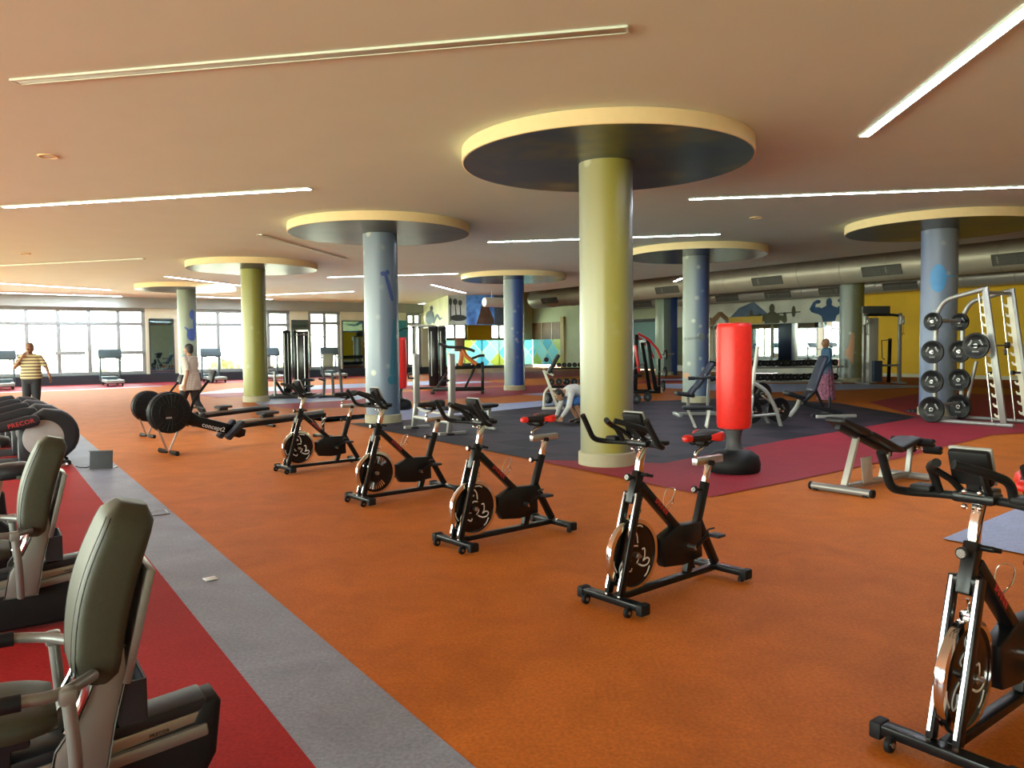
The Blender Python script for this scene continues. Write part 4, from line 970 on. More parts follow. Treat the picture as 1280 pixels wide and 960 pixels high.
dup(k, W(8.3, -.28), H_NV, 'upright bike whose saddle just shows before the front elliptical')

# ------------------------------------------------------------------ ellipticals
def elliptical(label):
    t = thing('elliptical_trainer', label, 'elliptical trainer', group='elliptical trainers beside the grey floor strip')
    dome = [(-.10, .04)]
    pr = [(-.10, .04), (-.10, .56), (-.26, .70), (-.42, .80)]
    pr += [(-.42 - .05 - .38*math.sin(a), .43 + .38*math.cos(a)) for a in [R(12+ 14*i) for i in range(1, 9)]]
    pr += [(-.70, .14), (-.58, .04)]
    b = MB(); b.prism(pr, .34, bev=.07, seg=4); hs = obj('rear_housing', b, M_dgrey, t, 50)
    for s in (-1, 1):
        b = MB(); b.lathe([(0, .012), (.235, .012), (.25, .004), (.25, -.01)], 48, (-.40, s*.168, .40), (0, s, 0)); obj('side_disc', b, mat('disc_grey_plastic', (.33, .31, .31), .5), hs)
    for s in (-1, 1):          # pedal arms with red lettering
        z0, z1 = (.66, .50) if s > 0 else (.74, .50)
        b = MB(); b.loft([superring((x, s*.255, z), (0, 1, 0), (.15, 0, 1), .055, h, 20, 2.6) for x, z, h in [(-.36, z0, .03), (-.33, z0, .075), (-.20, z0-.02, .085), (.05, z0-.07, .07), (.30, z0-.12, .05), (.60, z1-.06, .035)]]); pa = obj('pedal_arm', b, M_dgrey, t, 60)
        sl = Vector((.38, 0, -.09)).normalized()
        put_text('lettering', 'PRECOR', .085, frame_M((-.14, s*.313, z0-.035), sl*-s, (sl.z*-1, 0, sl.x)), M_redtxt, pa)
        b = MB(); b.box((.46, s*.24, z1+.0), (.40, .16, .05), rot=(0, R(14), 0), bev=.02); obj('foot_pedal', b, M_blackm, pa)
    b = MB(); b.beam((-.2, 0, .08), (1.15, 0, .08), .14, .10, bev=.02); obj('base_frame', b, M_grey, t)
    b = MB(); b.tube([(1.05, 0, .10), (.98, 0, .9), (.84, 0, 1.42)], .05, 14, fil=.2); mp = obj('mast', b, M_grey, t)
    b = MB(); b.box((.80, 0, 1.42), (.08, .40, .28), rot=(0, R(22), 0), bev=.03); obj('console', b, M_dgrey, mp)
    for s in (-1, 1):
        b = MB(); b.tube([(.62, s*.26, .5), (.92, s*.28, .95), (.80, s*.28, 1.35), (.70, s*.26, 1.60)], .02, 10, fil=.15); obj('moving_handle', b, M_silver, t)
    for x, nm in ((-.62, 'rear_foot_bar'), (1.12, 'front_foot_bar')):
        b = MB(); b.box((x, 0, .045), (.10, .56, .05), bev=.018)
        fb_ = obj('foot_bar', b, M_blackm, t)
        for s in (-1, 1):
            c = MB(); c.lathe([(.045, 0), (.05, .02), (.03, .045), (0, .055)], 18, (x-.02, s*.26, 0)); obj('levelling_foot', c, M_steel, fb_)
            c = MB(); c.cyl((x-.06, s*.22-.02, .04), (x-.06, s*.22+.02, .04), .04, 16); obj('transport_wheel', c, M_blackm, fb_)
    return proto(t)
k = elliptical('front elliptical trainer with grey side disc and red lettering, beside the open floor box')
set_at(k, W(12.75, .26), H_NV)
for i, lab in enumerate(['second elliptical trainer counted from the open floor box', 'third elliptical trainer counted from the open floor box', 'farthest elliptical trainer, in front of the man in stripes']):
    dup(k, W(14.0+1.25*i, .22-.06*i), H_NV, lab)

# floor boxes
P = G(127, 586); Q = G(142, 583)
t = thing('floor_box', 'grey floor box standing open like a flap on the grey strip', 'floor box', (P.x, P.y, 0), R(8))
obj('lid', MB().box((0, 0, .125), (.29, .02, .25), rot=(R(-8), 0, 0), bev=.004), mat('floor_box_grey', (.05, .052, .055), .7, spec=.15), t)
obj('lid_frame', MB().box((0, -.004, .245), (.30, .03, .012), rot=(R(-8), 0, 0)), M_grey, t)
f = MB(); f.box((0, .15, .006), (.30, .012, .012)); f.box((0, .0, .006), (.30, .012, .012)); f.box((.144, .075, .006), (.012, .15, .012)); f.box((-.144, .075, .006), (.012, .15, .012)); obj('socket_frame', f, M_steel, t)
e = MB(); pts = [G(114.5, 583.5), G(108, 585.5), G(100, 585.5), G(95, 584)]
e.tube([(p.x-P.x, p.y-P.y, .012) for p in pts], .008, 6)
o = obj('power_cable', e, M_black); o.location = (P.x, P.y, 0); tag(o, 'thin black cable from the open floor box to the ellipticals', 'cable')
t = thing('floor_socket', 'closed rectangular floor socket lid flush with the grey strip', 'floor socket', W(8.25, 1.27, .006), AX, None)
f = MB()
for y in (-.10, .10): f.box((0, y, .004), (.36, .014, .008))
for x in (-.18, .18): f.box((x, 0, .004), (.014, .21, .008))
obj('frame', f, M_steel, t); obj('cover', MB().box((0, 0, .002), (.35, .19, .004)), F_gry, t)
Pq = G(263, 725)
t = thing('floor_plate', 'small white plastic plate lying on the grey strip', 'plate', (Pq.x, Pq.y, .006), R(40))
obj('plate_body', MB().box((0, 0, .004), (.085, .075, .008), bev=.003), M_white, t); obj('plate_lip', MB().box((0, 0, .009), (.05, .04, .004), bev=.001), M_white, t)

# ------------------------------------------------------------------ treadmills at the windows
M_tmb = mat('treadmill_grey_blue', (.075, .12, .15), .45, .2); M_tmd = mat('treadmill_deck', (.04, .06, .07), .5)
def treadmill(label):
    t = thing('treadmill', label, 'treadmill', group='treadmills along the windows')
    b = MB(); b.box((-.25, 0, .20), (1.75, .62, .10), bev=.02); dk = obj('deck', b, M_tmb, t)
    b = MB(); b.box((-.25, 0, .255), (1.66, .50, .014)); obj('running_belt', b, M_tmd, dk)
    b = MB()
    for s in (-1, 1): b.box((-.25, s*.31, .22), (1.78, .12, .13), bev=.02)
    b.box((-1.12, 0, .2), (.08, .74, .12), bev=.02); obj('side_rail', b, M_silver, dk)
    b = MB(); b.box((.60, 0, .30), (.44, .72, .22), bev=.06); obj('motor_cover', b, M_tmb, t)
    for s in (-1, 1):
        b = MB(); b.beam((.62, s*.40, .20), (.50, s*.40, 1.30), .08, .10, bev=.02, up=(1, 0, 0)); obj('upright', b, M_tmb, t)
        b = MB(); b.tube([(.50, s*.40, 1.22), (.36, s*.42, 1.12), (-.05, s*.46, 1.06)], .025, 10, fil=.1); obj('handrail', b, M_grey, t)
    b = MB(); b.box((.44, 0, 1.45), (.14, 1.0, .46), rot=(0, R(25), 0), bev=.08, seg=3); co = obj('console', b, M_tmb, t)
    b = MB(); b.box((.385, 0, 1.45), (.03, .60, .22), rot=(0, R(25), 0), bev=.01); obj('console_screen', b, M_bgloss, co)
    b = MB(); b.tube([(.46, .38, 1.26), (.34, .2, 1.20), (.34, -.2, 1.20), (.46, -.38, 1.26)], .02, 8, fil=.1); obj('heart_rate_bar', b, M_grey, t)
    for s in (-1, 1):
        for x in (.7, -1.0):
            b = MB(); b.cyl((x, s*.3-.03, .07), (x, s*.3+.03, .07), .07, 16); obj('roller_foot', b, M_blackm, t)
    return proto(t)
t0 = None
for px, lab in [(3, 'treadmill partly cut off behind the man in the striped shirt'), (137, 'treadmill standing alone before the bright windows'), (263, 'treadmill half hidden by the walking man'), (337, 'treadmill peeking out between the olive column and the weight tower'), (411, 'treadmill beyond the grey seated machine, right of the weight tower')]:
    v = onU(px, 441, 40.2)[1-1] if False else onU(px, 441, 40.5)[0]
    if t0 is None: t0 = treadmill(lab); set_at(t0, W(40.0, v), H_U)
    else: dup(t0, W(40.0, v), H_U, lab)
# ------------------------------------------------------------------ free standing punching bags
def punch_bag(label):
    t = thing('punching_bag', label, 'punching bag', group='free standing red punching bags')
    b = MB(); b.lathe([(0, 0), (.29, 0), (.32, .03), (.325, .12), (.30, .21), (.22, .265), (.12, .285), (.0, .285)], 40); bs = obj('base', b, M_blackm, t, 50)
    b = MB(); b.cyl((.12, .10, .25), (.12, .10, .29), .03, 16); obj('filler_cap', b, M_steel, bs)
    b = MB(); b.lathe([(.12, .28), (.095, .30), (.085, .42), (.10, .50), (.12, .56), (0, .57)], 28); obj('neck', b, M_grey, t, 50)
    b = MB(); b.lathe([(0, .545), (.15, .545), (.19, .555), (.208, .60), (.216, 1.2), (.213, 1.80), (.205, 1.845), (.19, 1.86), (0, 1.86)], 48); bg = obj('bag', b, M_red, t, 40)
    b = MB(); b.torus((0, 0, 1.852), (0, 0, 1), .198, .006, 40, 6); b.torus((0, 0, .565), (0, 0, 1), .198, .005, 40, 6); obj('seam_piping', b, M_redp, bg)
    return proto(t)
p1 = G(917, 590); k = punch_bag('large bright red free standing punching bag at the edge of the rubber floor'); set_at(k, p1, 0)
p2 = G(499, 512); dup(k, p2, 0, 'red punching bag mostly hidden by the grey blue column')

# ------------------------------------------------------------------ abdominal bench
def ab_bench():
    A = G(1051, 617); t = thing('abdominal_bench', 'silver framed decline bench with dark pad and foot rollers, on orange floor', 'weight bench', A, R(37))
    b = MB(); b.tube([(0, -.33, .045), (0, .33, .045)], .04, 14); fb_ = obj('front_foot_bar', b, M_silver, t)
    for y in (-1, 1): b = MB(); b.tube([(0, y*.335, .045), (0, y*.36, .045)], .043, 14); obj('end_cap', b, M_blackm, fb_); b = MB(); b.box((0, y*.28, .012), (.07, .05, .024)); obj('rubber_foot', b, M_blackm, fb_)
    b = MB(); b.tube([(1.45, -.25, .045), (1.45, .25, .045)], .04, 14); obj('rear_foot_bar', b, M_silver, t)
    b = MB(); b.beam((0, 0, .06), (1.45, 0, .06), .06, .06, bev=.01); obj('base_beam', b, M_silver, t)
    b = MB(); b.beam((.06, 0, .06), (.30, 0, .58), .07, .05, bev=.01, up=(1, 0, 0)); obj('front_post', b, M_lsilver, t)
    b = MB(); b.beam((.84, 0, .07), (.96, 0, .36), .07, .05, bev=.01, up=(1, 0, 0)); obj('middle_post', b, M_lsilver, t)
    b = MB(); b.beam((1.43, 0, .07), (1.52, 0, .50), .06, .05, bev=.01, up=(1, 0, 0)); obj('rear_post', b, M_silver, t)
    b = MB(); b.beam((-.08, 0, .72), (1.02, 0, .33), .06, .06, bev=.01, up=(0, 1, 0)); obj('pad_beam', b, M_dgrey, t)
    def pad(x0, z0, x1, z1, w0, w1, th, nm):
        a = Vector((x0, 0, z0)); c = Vector((x1, 0, z1)); d = (c-a).normalized(); n = Vector((-d.z, 0, d.x)); n = n if n.z > 0 else -n
        b = MB(); b.loft([superring(a.lerp(c, s)+n*th*.5, (0, 1, 0), n, (w0+(w1-w0)*s)*k, th*.5*q, 24, 4) for s, k, q in [(0, .8, .5), (.02, .97, .9), (.06, 1, 1), (.94, 1, 1), (.98, .97, .9), (1, .8, .5)]]); return obj(nm, b, M_vinyl, t, 60)
    pad(-.14, .765, .34, .60, .12, .15, .07, 'head_pad'); pad(.36, .595, 1.04, .345, .15, .16, .07, 'back_pad')
    pad(1.06, .36, 1.48, .44, .15, .15, .07, 'seat_pad')
    b = MB(); b.tube([(1.54, -.26, .43), (1.54, .26, .43)], .014, 10); b.tube([(1.54, 0, .45), (1.72, 0, .33)], .02, 8); b.tube([(1.72, -.26, .33), (1.72, .26, .33)], .014, 10); ro = obj('roller_axle', b, M_chrome, t)
    for x, z in ((1.54, .43), (1.72, .33)):
        for y in (-1, 1):
            b = MB(); b.cyl((x, y*.05, z), (x, y*.25, z), .05, 20, bev=.01); obj('foam_roller', b, M_blackm, ro)
    b = MB(); b.prism([(.36, .07), (.30, .36), (.52, .36), (.56, .09)], .012, Matrix.Translation((0, -.05, 0)), bev=.01); b.prism([(.40, .14), (.37, .32), (.48, .32), (.50, .15)], .014, Matrix.Translation((0, -.05, 0)), bev=.01); obj('instruction_plate', b, M_lsilver, t)
ab_bench()

# ------------------------------------------------------------------ weight plates, dumbbells
def plate_mesh_set(R_, label, group):
    t = thing('weight_plate', label, 'weight plate', group=group)
    b = MB(); b.lathe([(.026, -.022), (.055, -.022), (.062, -.012), (R_*.74, -.012), (R_*.80, -.022), (R_*.96, -.024), (R_, -.016), (R_, .016), (R_*.96, .024), (R_*.80, .022), (R_*.74, .012), (.062, .012), (.055, .022), (.026, .022), (.026, -.022)], 44, axis=(0, 1, 0)); obj('plate_body', b, M_plate, t)
    b = MB(); b.lathe([(.025, -.024), (.036, -.024), (.036, .024), (.025, .024), (.025, -.024)], 24, axis=(0, 1, 0)); obj('hub_ring', b, M_steel, t)
    for k in range(3):
        b = MB(); a = 2*PI*k/3+.5; c = Vector((R_*.45*math.cos(a), 0, R_*.45*math.sin(a))); tv = Vector((-math.sin(a), 0, math.cos(a)))
        for s in (-1, 1): b.tube([c - tv*R_*.24 + Vector((0, s*.014, 0)), c + tv*R_*.24 + Vector((0, s*.014, 0))], .022, 8, squash=.4)
        obj('grip_slot', b, mat('glint_iron', (.16, .16, .16), .3, .8), t)  # paler than the plate: the glint on the grips is put into this colour
    return proto(t)
pl_big = None
def put_plate(p, h, label, group, s=1.0):
    global pl_big
    if pl_big is None: pl_big = plate_mesh_set(.225, label, group); o = pl_big
    else: o = dup(pl_big, p, h, label, group)
    o.location = p; o.rotation_euler = (0, 0, h); o.scale = (s, 1, s); return o

# ------------------------------------------------------------------ barbell (Smith type) machine
def smith():
    O = W(7.5, 16.12); t = thing('barbell_machine', 'silver barbell guide machine with notched uprights and plates on its rear posts', 'weight machine', O, H_U)
    for s in (-1, 1):
        y = s*.52
        b = MB(); b.tube([(-.78, y, .05), (.72, y, .05)], .04, 14); obj('floor_rail', b, M_silver, t)
        b = MB(); b.beam((-.62, y, .04), (-.24, y, 2.62), .11, .06, bev=.01, up=(0, 1, 0)); up = obj('upright', b, M_silver, t)
        b = MB()
        n = 12; d = Vector((.38, 0, 2.58)).normalized(); nx = Vector((d.z, 0, -d.x))
        prof = []
        for k in range(n):
            z0 = .12+k*(2.3/n); q = Vector((-.62, 0, .04)) + d*z0
            prof += [q + nx*.085, q + nx*.085 + d*.02, q + nx*.145 + d*.05, q + nx*.165 + d*.11, q + nx*.14 + d*.115, q+nx*.125+d*.08, q + nx*.09 + d*.085, q + nx*.085 + d*.17]
        q0 = Vector((-.62, 0, .04)) + d*.12; q1 = Vector((-.62, 0, .04)) + d*2.45
        b.prism([(q0.x, q0.z)] + [(p.x, p.z) for p in prof] + [(q1.x+nx.x*.085, q1.z+nx.z*.085), (q1.x, q1.z)], .012, Matrix.Translation((0, y-s*.03, 0)))
        obj('notch_plate', b, M_cream, up)
        b = MB(); b.tube([(.66, y, .05), (.66, y, 2.15), (.50, y, 2.42), (-.22, y, 2.58)], .045, 14, fil=.28); obj('rear_post', b, M_silver, t)
        b = MB(); b.tube([(-.10, y-s*.07, 2.5), (-.38, y-s*.07, .05)], .014, 10); obj('guide_rod', b, M_chrome, t)
        for i, z in enumerate((.27, .82, 1.40, 2.0)):
            b = MB(); b.cyl((.66, y, z), (.66, y+.20, z), .017, 14); obj('storage_peg', b, M_chrome, t)
        zc = 1.52; xc = -.22
        b = MB(); b.box((xc, y-s*.07, zc), (.07, .10, .12), bev=.01); b.box((xc+.02, y-s*.07, zc-.14), (.05, .06, .10), bev=.01); obj('bar_carriage', b, M_black, t)
        b = MB(); b.tube([(xc+.03, y-s*.02, zc-.05), (xc+.10, y-s*.02, zc-.10)], .012, 8); obj('bar_hook', b, M_steel, t)
        b = MB(); b.cyl((-.32, y-s*.07, .95), (-.32, y-s*.07, 1.03), .04, 14); b.tube([(-.32, y-s*.07, .99), (-.46, y-s*.07, .99)], .02, 8); obj('safety_stop', b, M_black, t)
    b = MB(); b.tube([(.66, -.52, 2.02), (.66, .52, 2.02)], .04, 12); b.tube([(.66, -.52, .35), (.66, .52, .35)], .035, 12); b.tube([(-.23, -.52, 2.52), (-.23, .52, 2.52)], .035, 12); b.tube([(.7, -.52, .05), (.7, .52, .05)], .035, 12); obj('cross_bar', b, M_silver, t)
    b = MB(); b.tube([(.62, -.52, .06), (.38, -.52, 1.2)], .035, 10); obj('rear_brace', b, M_silver, t)
    b = MB(); b.tube([(-.22, -1.0, 1.52), (-.22, 1.0, 1.52)], .014, 12)
    for s in (-1, 1): b.tube([(-.22, s*.66, 1.52), (-.22, s*.98, 1.52)], .022, 14)
    obj('barbell', b, M_black, t)
    u0, v0 = 7.5, 16.12
    nm = ['lowest', 'second lowest', 'third', 'top']
    for i, (z, s) in enumerate(((.27, 1.12), (.82, 1.0), (1.40, 1.0), (2.0, .80))):
        put_plate(W(u0+.66, v0-.52-.12, z), H_U, 'black weight plate on the near rear post of the barbell machine, %s of four' % nm[i], 'plates stored on the barbell machine', s)
    for i, (z, s) in enumerate(((.27, 1.12), (.82, 1.0), (1.40, 1.0), (2.0, .80))):
        put_plate(W(u0+.66, v0+.52-.12, z), H_U, 'black weight plate on the far rear post of the barbell machine, %s of four' % nm[i], 'plates stored on the barbell machine', s)
    put_plate(W(u0-.22, v0-.78, 1.52), H_U, 'black weight plate loaded on the bar of the barbell machine', 'plates stored on the barbell machine', 1.08)
smith()

def dumbbell(label, group, R_=.085, Lh=.085, g=.13):
    t = thing('dumbbell', label, 'dumbbell', group=group)
    b = MB(); b.cyl((-g/2-.02, 0, 0), (g/2+.02, 0, 0), .016, 10); obj('handle', b, M_steel, t)
    for s in (-1, 1):
        b = MB(); b.cyl((s*g/2, 0, 0), (s*(g/2+Lh), 0, 0), R_, 18, bev=.012); hd_ = obj('weight_head', b, M_plate, t)
        b = MB(); b.cyl((s*(g/2+Lh), 0, 0), (s*(g/2+Lh+.004), 0, 0), R_*.35, 14); obj('head_cap', b, M_grey, hd_)
    return proto(t)
DB = None
def put_db(p, h, label, group, s=1.0):
    global DB
    if DB is None: DB = dumbbell(label, group); o = DB
    else: o = dup(DB, p, h, label, group)
    o.location = p; o.rotation_euler = (0, 0, h); o.scale = (s,)*3; return o
def db_rack(O, h, L, label, tiers, depth=.42, mt=None):
    mt = mt or M_silver
    t = thing('dumbbell_rack', label, 'dumbbell rack', O, h)
    for s in (-1, 1):
        b = MB(); b.beam((.05, s*(L/2-.1), .02), (.05, s*(L/2-.1), tiers[-1]+.10), .06, .10, bev=.01, up=(1, 0, 0)); b.beam((-.35, s*(L/2-.1), .025), (.30, s*(L/2-.1), .025), .08, .05, bev=.01); obj('end_frame', b, mt, t)
    for z in tiers:
        b = MB(); b.box((-.08, 0, z-.02), (depth, L, .03)); b.box((-.08-depth/2, 0, z-.045), (.03, L, .075)); obj('shelf_tray', b, mt, t)
    return t
# two tier rack before the mirrors
RA = Vector((7.25, 30.9, 0)); RB = Vector((13.1, 31.3, 0)); rc = (RA+RB)/2; rh = math.atan2((RB-RA).y, (RB-RA).x)
db_rack(rc, rh+PI/2, (RB-RA).length, 'long two tier dumbbell rack in front of the wall mirrors', (.14, .70))
ex = (RB-RA).normalized(); ey = Vector((-ex.y, ex.x, 0))
n = 20
for tier, z, lab in ((0, .14, 'black dumbbell on the lower tier of the long mirror rack'), (1, .70, 'black dumbbell on the upper tier of the long mirror rack')):
    for i in range(n):
        s = .92+.03*math.sin(i*1.7+tier)+.06*(i/n)*(1-tier)
        put_db(RA + ex*(.32+(5.5)*i/n) + ey*(-.06) + Vector((0, 0, z+.085*s*1.55+.004)), rh+PI/2+R(random.uniform(-3, 3)), lab, 'dumbbells on the lower tier of the mirror rack' if tier == 0 else 'dumbbells on the upper tier of the mirror rack', s*1.55)
# short rack behind the bending person
sc_ = G(712, 487.5); db_rack(sc_, R(92), 1.6, 'low black loaded dumbbell rack behind the bending person', (.18,), mt=M_black)
for i in range(6):
    put_db(sc_ + Vector((-.66+.27*i, -.05, .312)), R(90+random.uniform(-6, 6)), 'black dumbbell on the low rack behind the bending person', 'dumbbells on the low rack', 1.35)
s2_ = G(716, 467); db_rack(s2_, R(92), 2.6, 'far low equipment rack against the pale green corner wall', (.35,), mt=M_black)
for i in range(8):
    put_db(s2_ + Vector((-1.1+.30*i, -.05, .505)), R(90), 'dumbbell on the far low rack by the green wall', 'dumbbells on the far rack', 1.5)
# loose dumbbells
q = G(796, 504); put_db(Vector((q.x, q.y, .13)), R(80), 'loose dumbbell on the rubber floor beside the lime column, nearer one', 'loose dumbbells', 1.4)
q = G(805, 502); put_db(Vector((q.x+.12, q.y+.1, .13)), R(80), 'loose dumbbell on the rubber floor beside the lime column, farther one', 'loose dumbbells', 1.4)
for i, nm in enumerate(('first', 'second', 'third')):
    q = G(1136+5*i, 516); put_db(Vector((q.x, q.y, .042)), R(62), 'small chrome ended dumbbell by the barbell machine, %s from the rubber floor' % nm, 'small dumbbells by the barbell machine', .47)

# ------------------------------------------------------------------ machines placed by their feet, built in a local frame
def pads(t, nm, p0, p1, w, th, mt, side=(0, 1, 0), flip=1):
    a, c = Vector(p0), Vector(p1); d = (c-a).normalized(); sd = Vector(side).normalized(); n = d.cross(sd)*flip
    b = MB(); b.loft([superring(a.lerp(c, s), sd, n, w/2*k, th/2*q, 22, 4) for s, k, q in [(0, .8, .5), (.03, .97, .9), (.08, 1, 1), (.92, 1, 1), (.97, .97, .9), (1, .8, .5)]]); return obj(nm, b, mt, t, 60)
def gauge(px, py, Y): return Y/FPX
# cable crossover by the mustard wall
q = G(1103, 480)
t = thing('cable_machine', 'tall silver cable machine with weight stack before the mustard wall', 'weight machine', q, R(8))
for s, x in ((-1, -.78), (1, .70)):
    b = MB(); b.beam((x, 0, .02), (x, 0, 2.72), .13, .11, bev=.02, up=(0, 1, 0)); c = obj('column_post', b, M_silver, t)
    b = MB(); b.box((x, -.10, 2.45), (.16, .16, .34), bev=.03); b.cyl((x-.03, -.2, 2.4), (x+.03, -.2, 2.4), .07, 16); obj('pulley_head', b, M_lsilver, c)
    b = MB(); b.tube([(x, -.22, 2.38), (x, -.22, 1.95)], .008, 6); b.tube([(x-.06, -.22, 1.90), (x, -.22, 1.98), (x+.06, -.22, 1.90), (x-.06, -.22, 1.90)], .012, 6); obj('cable_handle', b, M_black, c)
    b = MB(); b.beam((x, -.4, .04), (x, .5, .04), .10, .06, bev=.015); obj('foot', b, M_silver, c)
b = MB(); b.tube([(-.75, 0, 2.62), (-.5, .1, 2.66), (.45, .1, 2.66), (.68, 0, 2.62)], .05, 10); obj('top_beam', b, M_dgrey, t)
b = MB(); b.box((-.15, .25, 2.86), (1.15, .12, .30), bev=.02); obj('header_panel', b, M_grey, t)
b = MB(); b.box((-.38, .15, 1.3), (.40, .32, 2.5), bev=.04); obj('stack_shroud', b, M_lsilver, t)
b = MB(); b.box((-.28, -.06, .5), (.34, .20, .8), bev=.01)
for k in range(9): b.box((-.28, -.062, .16+.085*k), (.36, .22, .012))
obj('weight_stack', b, M_blue, t)
b = MB(); b.tube([(-.10, .0, .72), (.70, .0, .72)], .04, 10); obj('low_bar', b, M_silver, t)
b = MB(); b.beam((.32, .1, .05), (.36, .1, 1.75), .14, .05, bev=.01, up=(0, 1, 0)); b.tube([(.34, 0, 1.7), (-.12, -.1, 1.68), (-.12, -.15, 1.0), (-.02, -.15, .95)], .02, 8); obj('swing_arm', b, M_black, t)
# plate loaded machine right of the lime column
q = G(812, 491)
t = thing('chest_press_machine', 'black plate loaded press machine with red arms right of the lime column', 'weight machine', q, R(5))
b = MB()
for y in (-.4, .5): b.beam((-.7, y, .05), (.25, y, .05), .10, .08, bev=.01)
b.beam((-.6, -.4, .05), (-.6, .5, .05), .08, .08); b.beam((.15, -.4, .05), (.15, .5, .05), .08, .08); obj('base_frame', b, M_black, t)
b = MB(); b.beam((.12, -.35, .05), (-.16, -.35, 1.75), .12, .10, bev=.01, up=(0, 1, 0)); b.beam((.12, .45, .05), (-.16, .45, 1.75), .12, .10, bev=.01, up=(0, 1, 0)); b.beam((-.5, 0, .05), (-.45, 0, 1.95), .14, .10, bev=.01, up=(0, 1, 0)); b.beam((-.16, -.4, 1.72), (-.16, .5, 1.72), .10, .10); b.beam((.22, -.35, .05), (.22, -.35, 1.15), .09, .09, up=(0, 1, 0)); obj('upright_frame', b, M_black, t)
b = MB()
for y in (-.45, .5): b.tube([(-.5, y, 1.98), (-.15, y, 1.78), (.15, y, 1.45), (.27, y, 1.15)], .04, 10, fil=.1)
obj('lever_arm', b, M_redp, t)
b = MB(); b.tube([(.27, -.45, 1.28), (.70, -.45, 1.28)], .017, 10); b.tube([(.2, -.4, .72), (.48, -.4, .72)], .017, 10); b.tube([(.15, -.4, .25), (.42, -.4, .25)], .017, 10); obj('weight_peg', b, M_chrome, t)
pads(t, 'seat', (-.75, 0, .55), (-.30, 0, .58), .35, .09, M_vinyl); pads(t, 'backrest', (-.38, 0, .70), (-.50, 0, 1.6), .36, .10, M_redp)
b = MB(); b.tube([(-.3, -.45, 1.0), (-.65, -.5, .82), (-.72, -.35, .80)], .025, 8); obj('hand_grip', b, M_steel, t)
hh = R(5); ex5 = Vector((math.cos(hh), math.sin(hh), 0)); ey5 = Vector((-math.sin(hh), math.cos(hh), 0))
for (x, z, s, lab) in ((.42, 1.28, .75, 'black weight plate on the red arm of the press machine'), (.40, .72, .75, 'black weight plate on the middle peg of the press machine'), (.34, .25, .85, 'black weight plate on the lowest peg of the press machine')):
    put_plate(q + ex5*x - ey5*.43 + Vector((0, 0, z)), hh+PI/2, lab, 'plates on the press machine', s)

# preacher curl bench left of the lime column
q = G(688, 512)
t = thing('preacher_bench', 'cream framed curl bench with black arm pad left of the lime column', 'weight bench', q, 0)
b = MB(); b.beam((.16, -.25, .04), (.16, .3, .04), .06, .06); b.beam((-.22, -.05, .04), (.34, -.05, .04), .06, .06); obj('base_frame', b, M_cream, t)
b = MB(); b.beam((.18, -.05, .04), (-.16, -.05, 1.00), .07, .06, bev=.01, up=(0, 1, 0)); obj('main_post', b, M_cream, t)
b = MB(); b.tube([(-.17, -.05, .06), (-.15, -.05, .45), (-.02, -.05, .58)], .03, 10, fil=.12); b.beam((-.16, -.05, .98), (.08, -.05, .86), .05, .05); b.beam((.02, -.05, .52), (.30, -.05, .50), .05, .05); obj('curved_brace', b, M_cream, t)
pads(t, 'arm_pad', (-.05, 0, .92), (.22, 0, 1.38), .50, .09, M_vinyl, (0, 1, 0))
b = MB(); b.cyl((-.10, -.2, 1.26), (-.10, .1, 1.26), .06, 14); obj('bar_rest', b, M_black, t)
q2 = G(692, 504); put_db(Vector((q2.x, q2.y, .15)), R(35), 'loose black dumbbell on the pale strip behind the curl bench', 'loose dumbbells', 1.75)

# olympic bench with two tall uprights
fa, fc = G(518, 536), G(560, 544); q = (fa+fc)/2; h = math.atan2(fc.y-fa.y, fc.x-fa.x)
t = thing('bench_press', 'silver bench press rack with two tall uprights on the rubber floor', 'weight bench', q, h)
hw = (fc-fa).length/2
for s in (-1, 1):
    b = MB(); b.beam((s*(hw+.03), 0, .03), (s*(hw+.03)+.10, .02, .52), .07, .09, bev=.01, up=(0, 1, 0)); b.beam((s*(hw+.03)+.10, .02, .50), (s*(hw+.03)+.10, .02, 1.48), .10, .11, bev=.012, up=(0, 1, 0)); b.beam((s*(hw+.03), -.2, .03), (s*(hw+.03), .35, .03), .08, .06); up = obj('upright', b, M_silver, t)
    b = MB(); b.tube([(s*(hw+.03)+.10, -.03, 1.0), (s*(hw+.03)+.10, -.14, 1.0), (s*(hw+.03)+.10, -.15, 1.07)], .018, 8); obj('bar_hook', b, M_black, up)
    b = MB(); b.box((s*(hw+.03)+.02, 0, .02), (.16, .14, .04), bev=.01); obj('rubber_foot', b, M_blackm, up)
b = MB(); b.tube([(-hw, 0, .24), (hw+.1, 0, .24)], .035, 10); b.tube([(-hw+.05, .02, .45), (-hw+.2, .1, .36), (hw-.1, .1, .36), (hw+.1, .02, .45)], .025, 10, fil=.1); obj('cross_bar', b, M_lsilver, t)
pads(t, 'bench_pad', (.45, .0, .47), (.30, 1.25, .47), .30, .09, M_vinyl, (1, .12, 0))
b = MB(); b.beam((.42, .2, .40), (.30, 1.15, .40), .06, .06); b.beam((.32, 1.1, .40), (.32, 1.1, .03), .06, .06); b.beam((.1, 1.1, .03), (.55, 1.1, .03), .06, .05); obj('bench_frame', b, M_silver, t)

